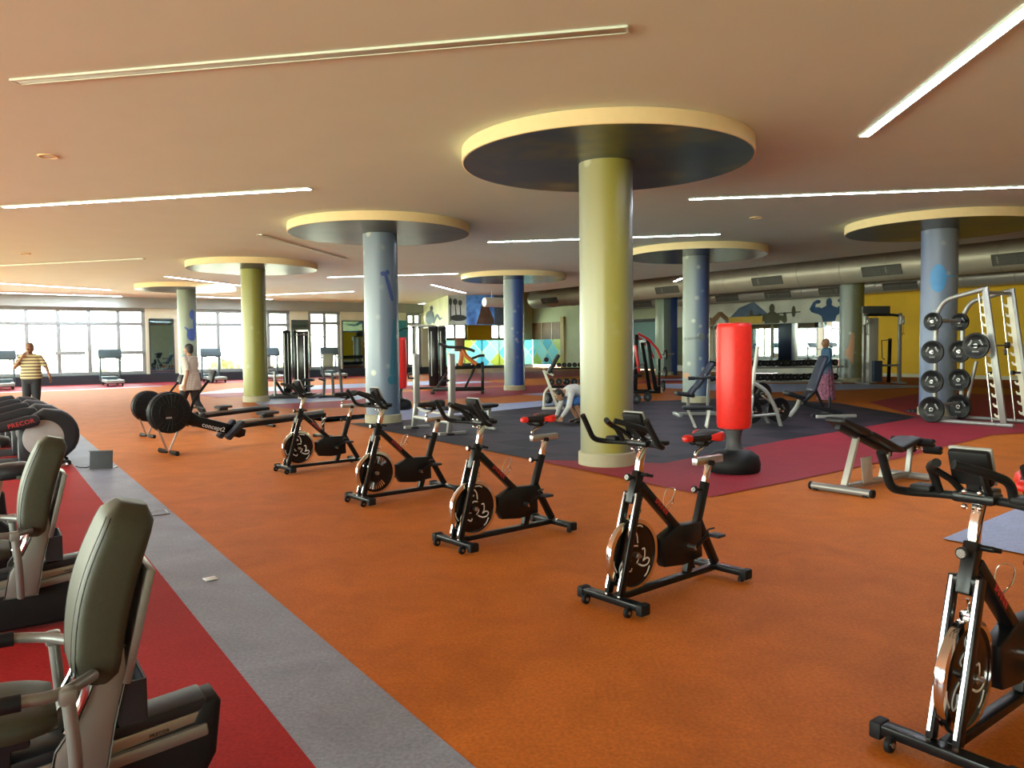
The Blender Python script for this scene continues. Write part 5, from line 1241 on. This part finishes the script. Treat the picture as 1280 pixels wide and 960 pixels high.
# weight towers
def tower(q, label, h2=2.25, lean=0, bar=True):
    t = thing('pulldown_machine', label, 'weight machine', q, R(3))
    return t
q = G(366, 497)
t = thing('pulldown_machine', 'double weight tower with black shrouds and pulldown bar right of the olive column', 'weight machine', q, R(2))
for x, w in ((-.22, .24), (.24, .46)):
    b = MB(); b.box((x, .3, 1.16), (w, .34, 2.1), bev=.06, seg=3); sh = obj('stack_shroud', b, M_bgloss, t)
    b = MB(); b.beam((x-w*.2, .125, .3), (x-w*.2, .125, 2.1), .03, .01, bev=0, up=(0, 1, 0)); b.beam((x+w*.3, .125, .3), (x+w*.3, .125, 2.1), .02, .01, bev=0, up=(0, 1, 0)); obj('shroud_trim', b, M_steel, sh)
b = MB()
for y in (-.5, .7): b.beam((-.85, y, .05), (.80, y, .05), .09, .09)
for x in (-.8, .0, .75): b.beam((x, -.5, .05), (x, .7, .05), .08, .08)
obj('base_frame', b, M_dgrey, t)
b = MB(); b.tube([(-.75, -.45, .05), (-.75, -.45, .98), (-.70, .25, 1.0)], .04, 10, fil=.1); b.tube([(-.45, -.45, .05), (-.45, -.45, .85)], .04, 10); b.tube([(-.75, -.45, .9), (-.45, -.45, .8)], .03, 8); obj('left_station', b, M_silver, t)
b = MB(); b.lathe([(0, -.03), (.16, -.03), (.18, 0), (.16, .03), (0, .03)], 24, (-.95, -.2, .98), (1, 0, .2)); obj('leg_pad', b, M_brown, t)
b = MB(); b.beam((.1, .2, 2.18), (.62, -.25, 2.18), .06, .06); b.tube([(.62, -.25, 2.16), (.62, -.25, 1.98)], .008, 6); b.tube([(.20, -.3, 2.02), (.40, -.27, 2.06), (1.0, -.22, 2.0), (1.25, -.2, 1.92)], .016, 8); obj('pulldown_arm', b, M_steel, t)
pads(t, 'seat_pad', (.38, -.2, .58), (.74, -.2, .58), .34, .09, M_vinyl)
b = MB(); b.beam((.58, -.2, .05), (.58, -.2, .55), .08, .08, up=(0, 1, 0)); b.box((.56, -.2, .38), (.30, .30, .06), bev=.02); obj('seat_post', b, M_dgrey, t)
# seated row machine next to it
q = G(416, 497)
t = thing('row_machine', 'grey seated machine with square chest pad before the far treadmill', 'weight machine', q, R(2))
b = MB(); b.tube([(-.30, 0, .04), (-.25, 0, .60), (-.32, 0, .98), (.05, 0, 1.0), (.25, 0, .85), (.30, 0, .04)], .045, 10, fil=.15); b.tube([(.02, .0, .04), (.0, .0, .8)], .045, 10); obj('frame', b, M_grey, t)
b = MB(); b.beam((-.45, 0, .04), (.5, 0, .04), .08, .08); b.beam((-.35, -.3, .04), (-.35, .3, .04), .08, .07); b.beam((.4, -.3, .04), (.4, .3, .04), .08, .07); obj('base_frame', b, M_dgrey, t)
pads(t, 'chest_pad', (-.12, -.1, 1.0), (-.10, -.08, 1.42), .34, .10, mat('khaki_vinyl', (.20, .19, .13), .5), (1, 0, 0))
b = MB(); b.tube([(-.42, -.1, .62), (-.2, -.1, .55)], .03, 8); obj('foot_lever', b, M_dgrey, t)
# pulldown tower before the mosaic
q = G(546, 486.5)
t = thing('pulldown_machine', 'black weight tower with long overhead bar before the mosaic wall', 'weight machine', q, R(0))
for x, w in ((-.12, .36), (.22, .28)):
    b = MB(); b.box((x, .2, 1.26), (w, .34, 2.3), bev=.06, seg=3); sh = obj('stack_shroud', b, M_bgloss, t)
    b = MB(); b.beam((x-w*.18, .025, .5), (x-w*.18, .025, 2.2), .03, .012, bev=0, up=(0, 1, 0)); obj('shroud_trim', b, M_silver, sh)
b = MB(); b.beam((-.9, 0, .05), (.5, 0, .05), .1, .09); b.beam((-.85, -.4, .05), (-.85, .5, .05), .08, .09); b.beam((.4, -.4, .05), (.4, .5, .05), .08, .09); obj('base_frame', b, M_black, t)
b = MB(); b.beam((-.05, .1, 2.40), (-1.0, -.2, 2.42), .07, .07); obj('top_arm', b, M_steel, t)
b = MB(); b.tube([(-1.0, -.2, 2.38), (-1.0, -.2, 2.28)], .008, 6); b.tube([(-1.32, -.55, 2.20), (-1.2, -.4, 2.30), (-.85, -.05, 2.36), (-.5, .2, 2.34)], .02, 8); obj('pulldown_bar', b, M_black, t)
b = MB(); b.beam((-.75, -.1, .05), (-.75, -.1, 2.38), .07, .07, up=(0, 1, 0)); obj('front_post', b, M_lsilver, t)
pads(t, 'seat_pad', (-1.05, -.1, .60), (-.62, -.1, .60), .34, .09, M_vinyl)
# black platform machine with orange seat
q = G(578, 492)
t = thing('seated_press', 'black framed press machine with brown back pad and orange seat frame', 'weight machine', q, R(0))
b = MB()
b.beam((-1.0, 0, .16), (.72, 0, .16), .12, .14); b.beam((.70, -.05, .0), (.70, -.05, 1.08), .10, .10, up=(0, 1, 0)); b.beam((-.2, 0, .98), (.72, 0, .98), .10, .12); b.beam((-.9, 0, .16), (-.4, 0, .9), .08, .08, up=(0, 1, 0)); b.beam((.1, 0, .2), (.45, 0, .92), .08, .08, up=(0, 1, 0)); b.beam((-1.0, -.4, .05), (-1.0, .4, .05), .10, .10); b.beam((.70, -.4, .05), (.70, .4, .05), .10, .10)
obj('frame', b, M_black, t)
b = MB(); b.beam((-.06, 0, .95), (.02, 0, 1.55), .16, .12, bev=.03, up=(0, 1, 0)); b.tube([(.02, -.05, 1.5), (.15, -.08, 1.28), (.50, -.1, 1.0)], .07, 10, fil=.15); obj('seat_frame', b, M_orange, t)
pads(t, 'back_pad', (-.08, -.05, 1.45), (-.06, -.02, 1.92), .34, .14, M_brown, (1, 0, 0))
b = MB(); b.tube([(-.78, -.1, 1.72), (-.45, -.12, 1.60), (.0, -.14, 1.58), (.32, -.15, 1.50), (.45, -.15, 1.44)], .05, 10); obj('shoulder_bar', b, M_dgrey, t)
b = MB(); b.tube([(.35, -.1, 1.2), (.62, -.12, 1.30), (.78, -.12, 1.30)], .045, 10); obj('hand_grip', b, M_black, t)
b = MB()
for i in range(3): b.ball((.1+.12*i, -.16, 1.10-.05*i), .035, 8)
obj('adjusters', b, M_steel, t)

# benches and plate tree behind the red punching bag
q = G(868, 520)
t = thing('shoulder_bench', 'silver framed upright bench with navy pads and arm bar, before the navy column', 'weight bench', q, R(0))
yb = 0.0
M_navy = mat('navy_vinyl', (.015, .020, .040), .4, scale=30, bump=.05)
pads(t, 'backrest', (.02, 0, .62), (.42, .1, 1.18), .40, .10, M_navy); pads(t, 'lower_back_pad', (-.12, 0, .48), (.02, 0, .66), .38, .09, M_navy); pads(t, 'seat', (-.42, 0, .52), (-.02, 0, .46), .36, .10, M_vinyl)
b = MB(); b.beam((-.15, 0, .42), (-.12, 0, .05), .07, .06, up=(0, 1, 0)); b.beam((-.4, 0, .05), (.55, 0, .05), .08, .07); b.beam((-.38, -.35, .04), (-.38, .35, .04), .08, .07); b.beam((.5, -.35, .04), (.5, .35, .04), .08, .07); b.beam((.30, .05, .05), (.34, .05, 1.0), .06, .06, up=(0, 1, 0)); obj('frame', b, M_silver, t)
b = MB(); b.tube([(.42, -.42, .03), (.46, -.4, .62), (.60, -.38, .92), (.66, -.3, 1.45)], .035, 10, fil=.2); obj('side_post', b, M_lsilver, t)
b = MB(); b.tube([(-.18, -.35, .86), (.05, -.36, .86), (.5, -.38, .90)], .03, 10); b.tube([(-.22, -.35, .86), (-.08, -.35, .86)], .04, 10); obj('arm_bar', b, M_dgrey, t)
q = G(868, 536)
t = thing('flat_bench', 'small flat bench with crossed silver legs beside the red bag', 'weight bench', q, R(-8))
pads(t, 'bench_pad', (-.22, 0, .40), (.34, 0, .40), .28, .08, M_vinyl)
b = MB(); b.tube([(-.12, -.1, .36), (.02, -.1, .03)], .022, 8); b.tube([(.28, -.1, .36), (.22, -.1, .03)], .022, 8); b.tube([(-.12, .12, .36), (.02, .12, .03)], .022, 8); b.tube([(.28, .12, .36), (.22, .12, .03)], .022, 8); b.tube([(.0, -.1, .05), (.0, .12, .05)], .02, 8); b.tube([(.22, -.1, .05), (.22, .12, .05)], .02, 8); obj('leg_frame', b, M_lsilver, t)
# plate tree
q = G(952, 533)
t = thing('plate_rack', 'silver curved weight plate rack behind the red punching bag', 'weight rack', q, R(0))
b = MB(); b.tube([(-.18, .1, .55), (-.05, .1, 1.55)], .04, 10); b.tube([(-.24, .0, .0), (-.19, .0, .52), (-.16, .1, .62)], .04, 10, fil=.2); obj('main_post', b, M_lsilver, t)
b = MB(); b.tube([(-.14, .0, .84), (.08, -.02, .70), (.26, -.03, .36), (.36, -.04, .0)], .038, 10, fil=.25); obj('curved_leg', b, M_silver, t)
b = MB(); b.tube([(-.2, .0, .20), (.28, -.03, .24)], .03, 10); b.tube([(-.2, .0, .20), (-.2, .5, .20), (.2, .5, .2)], .03, 8); b.tube([(-.25, .5, .0), (-.2, .5, .2)], .03, 8); b.tube([(.3, .5, .0), (.2, .5, .2)], .03, 8); obj('cross_bar', b, M_silver, t)
b = MB(); b.cyl((-.13, .1, 1.02), (.32, .0, 1.02), .02, 10); b.cyl((.05, -.1, .62), (.05, .45, .62), .016, 10); b.cyl((.38, -.1, .30), (.38, .45, .30), .016, 10); b.beam((.05, .15, .6), (.38, .15, .30), .04, .04); b.cyl((-.15, -.15, .30), (-.15, .3, .30), .016, 10); obj('plate_peg', b, M_chrome, t)
for (x, y, z, s, lab) in ((.06, .22, .62, 1.0, 'upper black plate on the curved rack behind the red bag'), (.09, .30, .60, .95, 'second upper plate tucked behind another on the curved rack'), (.40, .22, .30, 1.1, 'lower outer black plate on the curved rack behind the red bag'), (-.16, .12, .27, 1.0, 'lower inner plate on the curved rack, edge hidden by the red bag')):
    put_plate(q + Vector((x, y, z)), R(14), lab, 'plates on the curved rack', s)
# incline bench
q = G(1012, 522)
t = thing('incline_bench', 'black incline bench with long tilted backrest in front of the woman', 'weight bench', q, R(0))
pads(t, 'backrest', (.03, .05, .55), (.36, .15, 1.32), .44, .10, M_navy); pads(t, 'lower_back_pad', (-.18, 0, .36), (.06, .05, .58), .40, .10, M_vinyl); pads(t, 'seat', (-.55, -.05, .55), (-.14, 0, .42), .38, .10, M_vinyl)
b = MB(); b.tube([(-.22, 0, .38), (-.28, 0, .22), (-.44, 0, .03)], .05, 10, fil=.1); obj('front_leg', b, M_lsilver, t)
b = MB(); b.beam((-.15, .02, .32), (.80, .25, .05), .07, .08); b.tube([(.15, .1, .62), (.35, .15, .22)], .03, 8); b.beam((.48, -.05, .04), (.48, .5, .04), .07, .07); b.beam((.52, .2, .05), (.52, .22, .42), .05, .05, up=(0, 1, 0)); b.beam((.05, .0, .04), (.8, .25, .04), .07, .07); obj('rear_frame', b, M_dgrey, t)
b = MB(); b.beam((.05, -.25, .04), (.95, -.1, .04), .08, .07, bev=.01); obj('foot_bar', b, M_lsilver, t)
# ------------------------------------------------------------------ people
def bake(mb, voxel, smooth=6):
    me = mb.mesh('raw'); o = bpy.data.objects.new('raw', me); COL.objects.link(o)
    r = o.modifiers.new('r', 'REMESH'); r.mode = 'VOXEL'; r.voxel_size = voxel
    s = o.modifiers.new('s', 'SMOOTH'); s.iterations = smooth; s.factor = .5
    bpy.context.view_layer.update()
    out = bpy.data.meshes.new_from_object(o.evaluated_get(bpy.context.evaluated_depsgraph_get()))
    bpy.data.objects.remove(o); bpy.data.meshes.remove(me)
    out.polygons.foreach_set('use_smooth', [True]*len(out.polygons))
    return out
def cap(mb, p0, p1, r0, r1, flat=1.0):
    p0, p1 = Vector(p0), Vector(p1); n = max(3, int((p1-p0).length/.03))
    mb.tube([p0.lerp(p1, i/n) for i in range(n+1)], [r0+(r1-r0)*i/n for i in range(n+1)], 14, squash=flat)
    mb.ball(p0, r0*.99, 12); mb.ball(p1, r1*.99, 12)
def hand(mb, wr, d, side, curl=.5):
    # palm and five separate bent fingers; d points from the wrist to the knuckles, side across the palm
    wr = Vector(wr); d = Vector(d).normalized(); sd = Vector(side); sd = (sd - d*sd.dot(d)).normalized(); n = d.cross(sd)
    cap(mb, wr, wr+d*.05, .026, .03); 
    for k in range(4):
        o = (k-1.5)*.021; L = (.070, .082, .078, .062)[k]
        a = wr + d*.075 + sd*o; b_ = a + (d*(1-curl*.35) + n*curl*.5).normalized()*L*.5; c = b_ + (d*(1-curl) + n*curl).normalized()*L*.5
        cap(mb, wr + d*.03 + sd*o*.7, a, .015, .0115); cap(mb, a, b_, .0105, .0095); cap(mb, b_, c, .0095, .008)
    a = wr + d*.025 + sd*.034; b_ = a + (d*.7+sd*.55).normalized()*.04; c = b_ + (d*.95 + sd*.1 + n*.2).normalized()*.033
    cap(mb, wr + d*.015 + sd*.015, a, .018, .014); cap(mb, a, b_, .013, .0115); cap(mb, b_, c, .0115, .0095)
def head(mb, c, f, s=1.0):
    # skull, jaw, nose, ears, neck handled by the caller; f = facing direction
    c = Vector(c); f = Vector(f).normalized(); up = Vector((0, 0, 1)); up = (up - f*up.dot(f)).normalized(); sd = up.cross(f)
    M = Matrix((f, sd, up)).transposed()
    mb.ball(c + up*.025*s, (.098*s, .078*s, .10*s), 18, M); mb.ball(c + f*.022*s - up*.055*s, (.072*s, .058*s, .07*s), 16, M); mb.ball(c + f*.055*s - up*.088*s, (.03*s, .034*s, .026*s), 12, M)
    cap(mb, c + f*.09*s + up*.012*s, c + f*.112*s - up*.028*s, .011*s, .017*s)
    for q in (-1, 1): mb.ball(c + sd*q*.079*s - up*.01*s - f*.008*s, (.02*s, .011*s, .032*s), 10, M); mb.ball(c + f*.082*s + sd*q*.034*s + up*.026*s, (.016*s, .022*s, .008*s), 8, M)
    cap(mb, c + f*.086*s - up*.058*s - sd*.02*s, c + f*.086*s - up*.058*s + sd*.02*s, .008*s, .008*s)
    return f, sd, up
def face_parts(t, c, f, s=1.0, lips=(.25, .08, .06)):
    c = Vector(c); f = Vector(f).normalized(); up = Vector((0, 0, 1)); up = (up - f*up.dot(f)).normalized(); sd = up.cross(f)
    b = MB()
    for q in (-1, 1): b.ball(c + f*.084*s + sd*q*.033*s + up*.008*s, .012*s, 10)
    obj('eyes', b, M_white, t); b = MB()
    for q in (-1, 1): b.ball(c + f*.093*s + sd*q*.033*s + up*.008*s, .006*s, 8); b.tube([c + f*.092*s + sd*q*.018*s + up*.030*s, c + f*.086*s + sd*q*.052*s + up*.032*s], .004*s, 5)
    obj('pupils_and_brows', b, M_black, t)
def hairdo(t, c, f, mt, s=1.0, low=0.0):
    c = Vector(c); f = Vector(f).normalized(); up = Vector((0, 0, 1)); up = (up - f*up.dot(f)).normalized(); sd = up.cross(f); M = Matrix((f, sd, up)).transposed()
    b = MB(); b.ball(c - f*.014*s + up*.042*s, (.098*s, .086*s, .095*s), 18, M); b.ball(c - f*.045*s - up*(.02+low)*s, (.062*s, .076*s, .075*s), 16, M)
    obj('hair', bake(b, .010, 4), mt, t)
M_skin = mat('brown_skin', (.26, .115, .06), .5); M_skin2 = mat('light_brown_skin', (.36, .18, .10), .5)
M_hair = mat('black_hair', (.012, .010, .010), .5); M_trs = mat('black_trousers', (.013, .014, .018), .8)
def stripes(name, c1, c2, sc, both=False):
    m = bpy.data.materials.new(name); m.use_nodes = True; nt = m.node_tree; p = nt.nodes['Principled BSDF']; tc = nt.nodes.new('ShaderNodeTexCoord')
    def wave(axis, s):
        w = nt.nodes.new('ShaderNodeTexWave'); w.bands_direction = axis; w.inputs['Scale'].default_value = s; w.inputs['Distortion'].default_value = .3
        nt.links.new(tc.outputs['Object'], w.inputs['Vector']); return w.outputs['Fac']
    rp = nt.nodes.new('ShaderNodeValToRGB'); e = rp.color_ramp.elements; e[0].color = (*c1, 1); e[1].color = (*c2, 1); e[0].position = .42; e[1].position = .55
    f = wave('Z', sc)
    if both:
        mm = nt.nodes.new('ShaderNodeMath'); mm.operation = 'MULTIPLY'; nt.links.new(f, mm.inputs[0]); nt.links.new(wave('X', sc), mm.inputs[1]); f = mm.outputs[0]; e[0].position = .1; e[1].position = .5
    nt.links.new(f, rp.inputs['Fac']); nt.links.new(rp.outputs['Color'], p.inputs['Base Color']); p.inputs['Roughness'].default_value = .85
    return m
M_strip = stripes('yellow_brown_striped_cotton', (.62, .55, .30), (.16, .11, .07), 4.2)
M_plaid = stripes('beige_plaid_cotton', (.46, .40, .34), (.62, .57, .50), 9, True)
M_bluek = mat('blue_tunic_cloth', (.05, .12, .22), .85, var=.15, scale=14); M_purp = mat('purple_patterned_cloth', (.22, .06, .12), .85, var=.5, scale=18, col2=(.30, .12, .18))
M_wht = mat('pale_grey_shirt_cloth', (.50, .50, .50), .85, var=.15, scale=12); M_bsh = mat('blue_shorts_cloth', (.03, .12, .36), .8)
M_headc = mat('tan_head_scarf', (.30, .15, .09), .7)
def person(label, P, hz, pose, skin, shirt, trousers, hair, skirt=None, Hh=1.72, shirt_to='elbow', top_hem=.02, shoes=True, bald=False, girth=1.0):
    t = thing('person', label, 'person', P, hz)
    J = pose; k = Hh/1.72; V = lambda n: Vector(J[n])*k
    b = MB()
    nb = V('neck'); ch = V('chest'); pv = V('pelvis')
    fdir = Vector(J.get('face', (1, 0, 0)))
    cap(b, nb, V('head') - fdir.normalized()*.01, .055*k, .052*k)
    sdv = (V('shl')-V('shr')).normalized(); ax = (nb-pv).normalized(); fw = sdv.cross(ax)
    def torso(m, off):
        rings = []
        for s, w, d in [(-.10, .13, .10), (0, .165, .115), (.18, .160, .110), (.38, .148, .102), (.60, .165, .112), (.80, .178, .112), (.93, .16, .09), (1.0, .075, .06)]:
            c = pv.lerp(nb, s) if J.get('bend') is None else (pv.lerp(ch, s/.6) if s < .6 else ch.lerp(nb, (s-.6)/.4))
            rings.append(superring(c, sdv, fw, (w+off)*k*(girth if s < .75 else 1+(girth-1)*.4), (d+off+J.get('belly', 0)*math.exp(-((s-.25)/.25)**2))*k, 28, 2.4))
        m.loft(rings)
    torso(b, 0)
    for q in 'lr':
        cap(b, V('sh'+q), V('el'+q), .052*k, .041*k); cap(b, V('el'+q), V('wr'+q), .040*k, .027*k)
        d = (V('wr'+q)-V('el'+q)); hand(b, V('wr'+q), d, J.get('palm'+q, fw if q == 'l' else fw), J.get('curl'+q, .5))
        cap(b, V('hip'+q), V('kn'+q), .085*k, .056*k); cap(b, V('kn'+q), V('an'+q), .055*k, .036*k)
        cap(b, V('an'+q) + Vector((-.04, 0, -.03)), V('an'+q)+Vector((.16, 0, -.045)), .036*k, .030*k)
    head(b, V('head'), fdir, k)
    obj('body', bake(b, .0095, 4), skin, t)
    face_parts(t, V('head'), fdir, k)
    if hair: hairdo(t, V('head'), fdir, hair, k)
    b = MB(); torso(b, .018)
    for q in 'lr':
        e = V('el'+q) if shirt_to != 'wrist' else V('el'+q)
        frac = .78 if shirt_to == 'elbow' else 1
        cap(b, V('sh'+q), V('sh'+q).lerp(e, frac), .068*k, .062*k)
        if shirt_to == 'wrist': cap(b, V('el'+q), V('el'+q).lerp(V('wr'+q), .92), .058*k, .042*k)
        if top_hem > 0 and not skirt: pass
    if top_hem > .1:
        b.loft([superring(pv + Vector((0, 0, -z)), sdv, fw, (.185+z*.12)*k*girth, (.14+z*.1)*k*girth, 28, 2.4) for z in (-.15, 0, top_hem*.5, top_hem)])
    obj('shirt' if not skirt else 'tunic', bake(b, .012, 6), shirt, t)
    if skirt:
        b = MB(); n_ = 40; rings = []
        for z, w in ((.95, .17), (.8, .205), (.5, .235), (.2, .27), (.03, .29)):
            rings.append([Vector((math.cos(2*PI*i/n_)*(w*.8+.014*math.sin(i*2.2))*k + pv.x*.6, math.sin(2*PI*i/n_)*(w+.014*math.sin(i*2.2))*k, z*k)) for i in range(n_)])
        b.loft(rings); obj('skirt', b, skirt, t, 60)
    else:
        b = MB(); b.loft([superring(pv + ax*z*k, sdv, fw, w*k*(1+(girth-1)*.7), d*k, 28, 2.4) for z, w, d in ((-.14, .14, .11), (-.06, .178, .13), (.0, .176, .128), (.07, .168, .122))])
        for q in 'lr':
            cap(b, V('hip'+q), V('kn'+q), .102*k*(1+(girth-1)*.6), .078*k*(1+(girth-1)*.6))
            if J.get('shorts') is None: cap(b, V('kn'+q), V('an'+q) + Vector((0, 0, .02)), .076*k, .066*k)
        obj('trousers' if J.get('shorts') is None else 'shorts', bake(b, .012, 6), trousers, t)
    b = MB()
    for q in 'lr':
        a = V('an'+q); b.loft([superring(a + Vector((x, 0, -a.z + h_)), (0, 1, 0), (0, 0, 1), w, h_, 18, 2.6) for x, w, h_ in ((-.09, .028, .03), (-.07, .04, .042), (0, .043, .05), (.08, .048, .036), (.15, .045, .03), (.185, .025, .022))])
    obj('shoes', b, M_black, t, 60)
    return t
base = dict(pelvis=(0, 0, .93), chest=(.01, 0, 1.25), neck=(.0, 0, 1.47), head=(.03, 0, 1.60), shl=(0, .185, 1.40), shr=(0, -.185, 1.40), hipl=(0, .09, .90), hipr=(0, -.09, .90), knl=(.02, .10, .49), knr=(.02, -.10, .49), anl=(0, .11, .08), anr=(0, -.11, .08), ell=(-.04, .26, 1.12), elr=(-.04, -.26, 1.12), wrl=(.04, .29, .88), wrr=(.04, -.29, .88))
def pose(**k): d = dict(base); d.update(k); return d
# facing the camera: +x towards the viewer; image left is the person's right (-y)... for heading -90 deg, +y is image right
pA = flat(G(38, 533)); pA = pA.normalized()*16.9*1.17
def at_depth(px, py, Y): d = ray(px, py); return Vector((d.x*Y/d.y, Y, 0))
person('heavy man in yellow brown striped polo raising one hand to his chin', at_depth(39, 470, 18.8), R(-78), pose(belly=.05, elr=(.10, -.30, 1.16), wrr=(.20, -.10, 1.40), palmr=(0, 1, 0), ell=(-.02, .32, 1.15), wrl=(.08, .42, .93), palml=(1, 0, 0), face=(1, -.1, 0)), M_skin, M_strip, M_trs, mat('grey_hair', (.10, .09, .08), .6), Hh=1.80, girth=1.22)
person('man in beige plaid shirt and black trousers walking behind the rowing machines', at_depth(239, 500, 17.0), R(165), pose(knl=(.16, .10, .50), anl=(.22, .10, .09), knr=(-.05, -.09, .49), anr=(-.28, -.09, .13), ell=(-.12, .25, 1.12), wrl=(-.08, .30, .86), elr=(.10, -.24, 1.14), wrr=(.26, -.22, .95), face=(1, 0, 0), palml=(1, 0, 0), palmr=(1, 0, 0)), M_skin, M_plaid, M_trs, M_hair, Hh=1.72, shirt_to='elbow', top_hem=.2, girth=1.2)
person('woman in blue tunic and purple skirt standing beside the incline bench', at_depth(1033, 460, 21.8), R(178), pose(elr=(.02, -.25, 1.13), wrr=(.16, -.20, .95), ell=(.02, .25, 1.13), wrl=(.14, .2, .94), face=(1, .1, 0)), M_skin, M_bluek, M_trs, M_headc, skirt=M_purp, Hh=1.72, shirt_to='wrist', top_hem=.2)
person('person in pale shirt and blue shorts bending down behind the lime column', at_depth(722, 500, 16.2), R(200), pose(bend=1, shorts=1, pelvis=(-.18, 0, .58), chest=(.06, 0, .70), neck=(.30, 0, .66), head=(.42, 0, .60), face=(.75, 0, -.6), shl=(.22, .18, .63), shr=(.22, -.18, .63), ell=(.30, .22, .36), elr=(.30, -.22, .36), wrl=(.42, .14, .16), wrr=(.42, -.14, .16), hipl=(-.16, .10, .55), hipr=(-.16, -.10, .55), knl=(.14, .16, .44), knr=(.14, -.16, .44), anl=(-.05, .13, .08), anr=(-.05, -.13, .08), curll=.8, curlr=.8), M_skin2, M_wht, M_bsh, M_hair, Hh=1.70, shirt_to='wrist')

# ------------------------------------------------------------------ outside
M_gnd = mat('pale_ground', (.55, .58, .42), .9, scale=.2, var=.2)
g = MB(); slab(g, UF+3.0, UF+12.0, VL, 26, -.6, -.4); struct('ground', g, M_gnd)
M_bush = mat('pale_green_leaves', (.50, .64, .42), .8, var=.2, scale=4)
for i, (v, r_) in enumerate(((10.4, 1.2), (13.2, .9), (4.6, .9))):
    b = MB()
    for k in range(70):
        a = random.uniform(0, 2*PI); z = random.uniform(0, 1); rr = r_*math.sqrt(1-z*z*.8)*random.uniform(.4, 1)
        b.ball((rr*math.cos(a), rr*math.sin(a), z*r_*1.0), random.uniform(.12, .28)*r_, 6)
    t = thing('garden_shrub', ['pale shrub outside the window right of the walking man', 'smaller pale shrub outside the window beside the olive column', 'faint shrub outside the window behind the lone treadmill'][i], 'shrub', W(UF+6, v*1.14, -.4), 0, 'shrubs outside the windows')
    obj('leaves', b, M_bush, t)
    s = MB(); s.tube([(0, 0, -.02), (0, 0, .5)], .06, 8); obj('stem', s, M_brown, t)

# ------------------------------------------------------------------ light
w = bpy.data.worlds.new('sky'); scene.world = w; w.use_nodes = True
nt = w.node_tree; bg = nt.nodes['Background']; bg.inputs['Strength'].default_value = WORLD
tc = nt.nodes.new('ShaderNodeTexCoord'); sp = nt.nodes.new('ShaderNodeSeparateXYZ'); nt.links.new(tc.outputs['Generated'], sp.inputs[0])
mr = nt.nodes.new('ShaderNodeMapRange'); mr.inputs['From Min'].default_value = -.25; mr.inputs['From Max'].default_value = .25; nt.links.new(sp.outputs['Z'], mr.inputs['Value'])
rp = nt.nodes.new('ShaderNodeValToRGB'); e = rp.color_ramp.elements          # bright overcast sky above, a yellowish glow added below to warm the ceiling
e[0].position = 0; e[0].color = GROUND_GLOW; e[1].position = 1; e[1].color = SKY
nt.links.new(mr.outputs[0], rp.inputs['Fac']); nt.links.new(rp.outputs['Color'], bg.inputs['Color'])
def portal(c, u_dir, n_dir, sx, sy):
    ld = bpy.data.lights.new('daylight_portal', 'AREA'); ld.shape = 'RECTANGLE'; ld.size = sx; ld.size_y = sy; ld.cycles.is_portal = True
    o = bpy.data.objects.new('daylight_portal', ld); COL.objects.link(o)
    z = -n_dir; x = u_dir; y = z.cross(x)
    M = Matrix(((x.x, y.x, z.x, c.x), (x.y, y.y, z.y, c.y), (x.z, y.z, z.z, c.z), (0, 0, 0, 1))); o.matrix_world = M
zh = (ZS+ZT)/2
portal(W(UF+.22, (wins[0][0]+wins[0][1])/2, zh), D2, -D1, wins[0][1]-wins[0][0], ZT-ZS)
portal(W(UF+.22, (8.78+22)/2, zh), D2, -D1, 22-8.78, ZT-ZS)
for a, b_ in lw: portal(W((a+b_)/2, VL-.24, zh), D1, D2, b_-a, 3.1)
scene.view_settings.view_transform = 'Standard'; scene.view_settings.look = 'None'; scene.view_settings.gamma = 1.0; scene.view_settings.exposure = EXPO
scene.view_settings.use_curve_mapping = False
cy = scene.cycles
cy.max_bounces = 8; cy.diffuse_bounces = 5; cy.glossy_bounces = 4; cy.transparent_max_bounces = 12; cy.caustics_reflective = False; cy.caustics_refractive = False
cy.sample_clamp_indirect = 6.0; cy.use_denoising = True
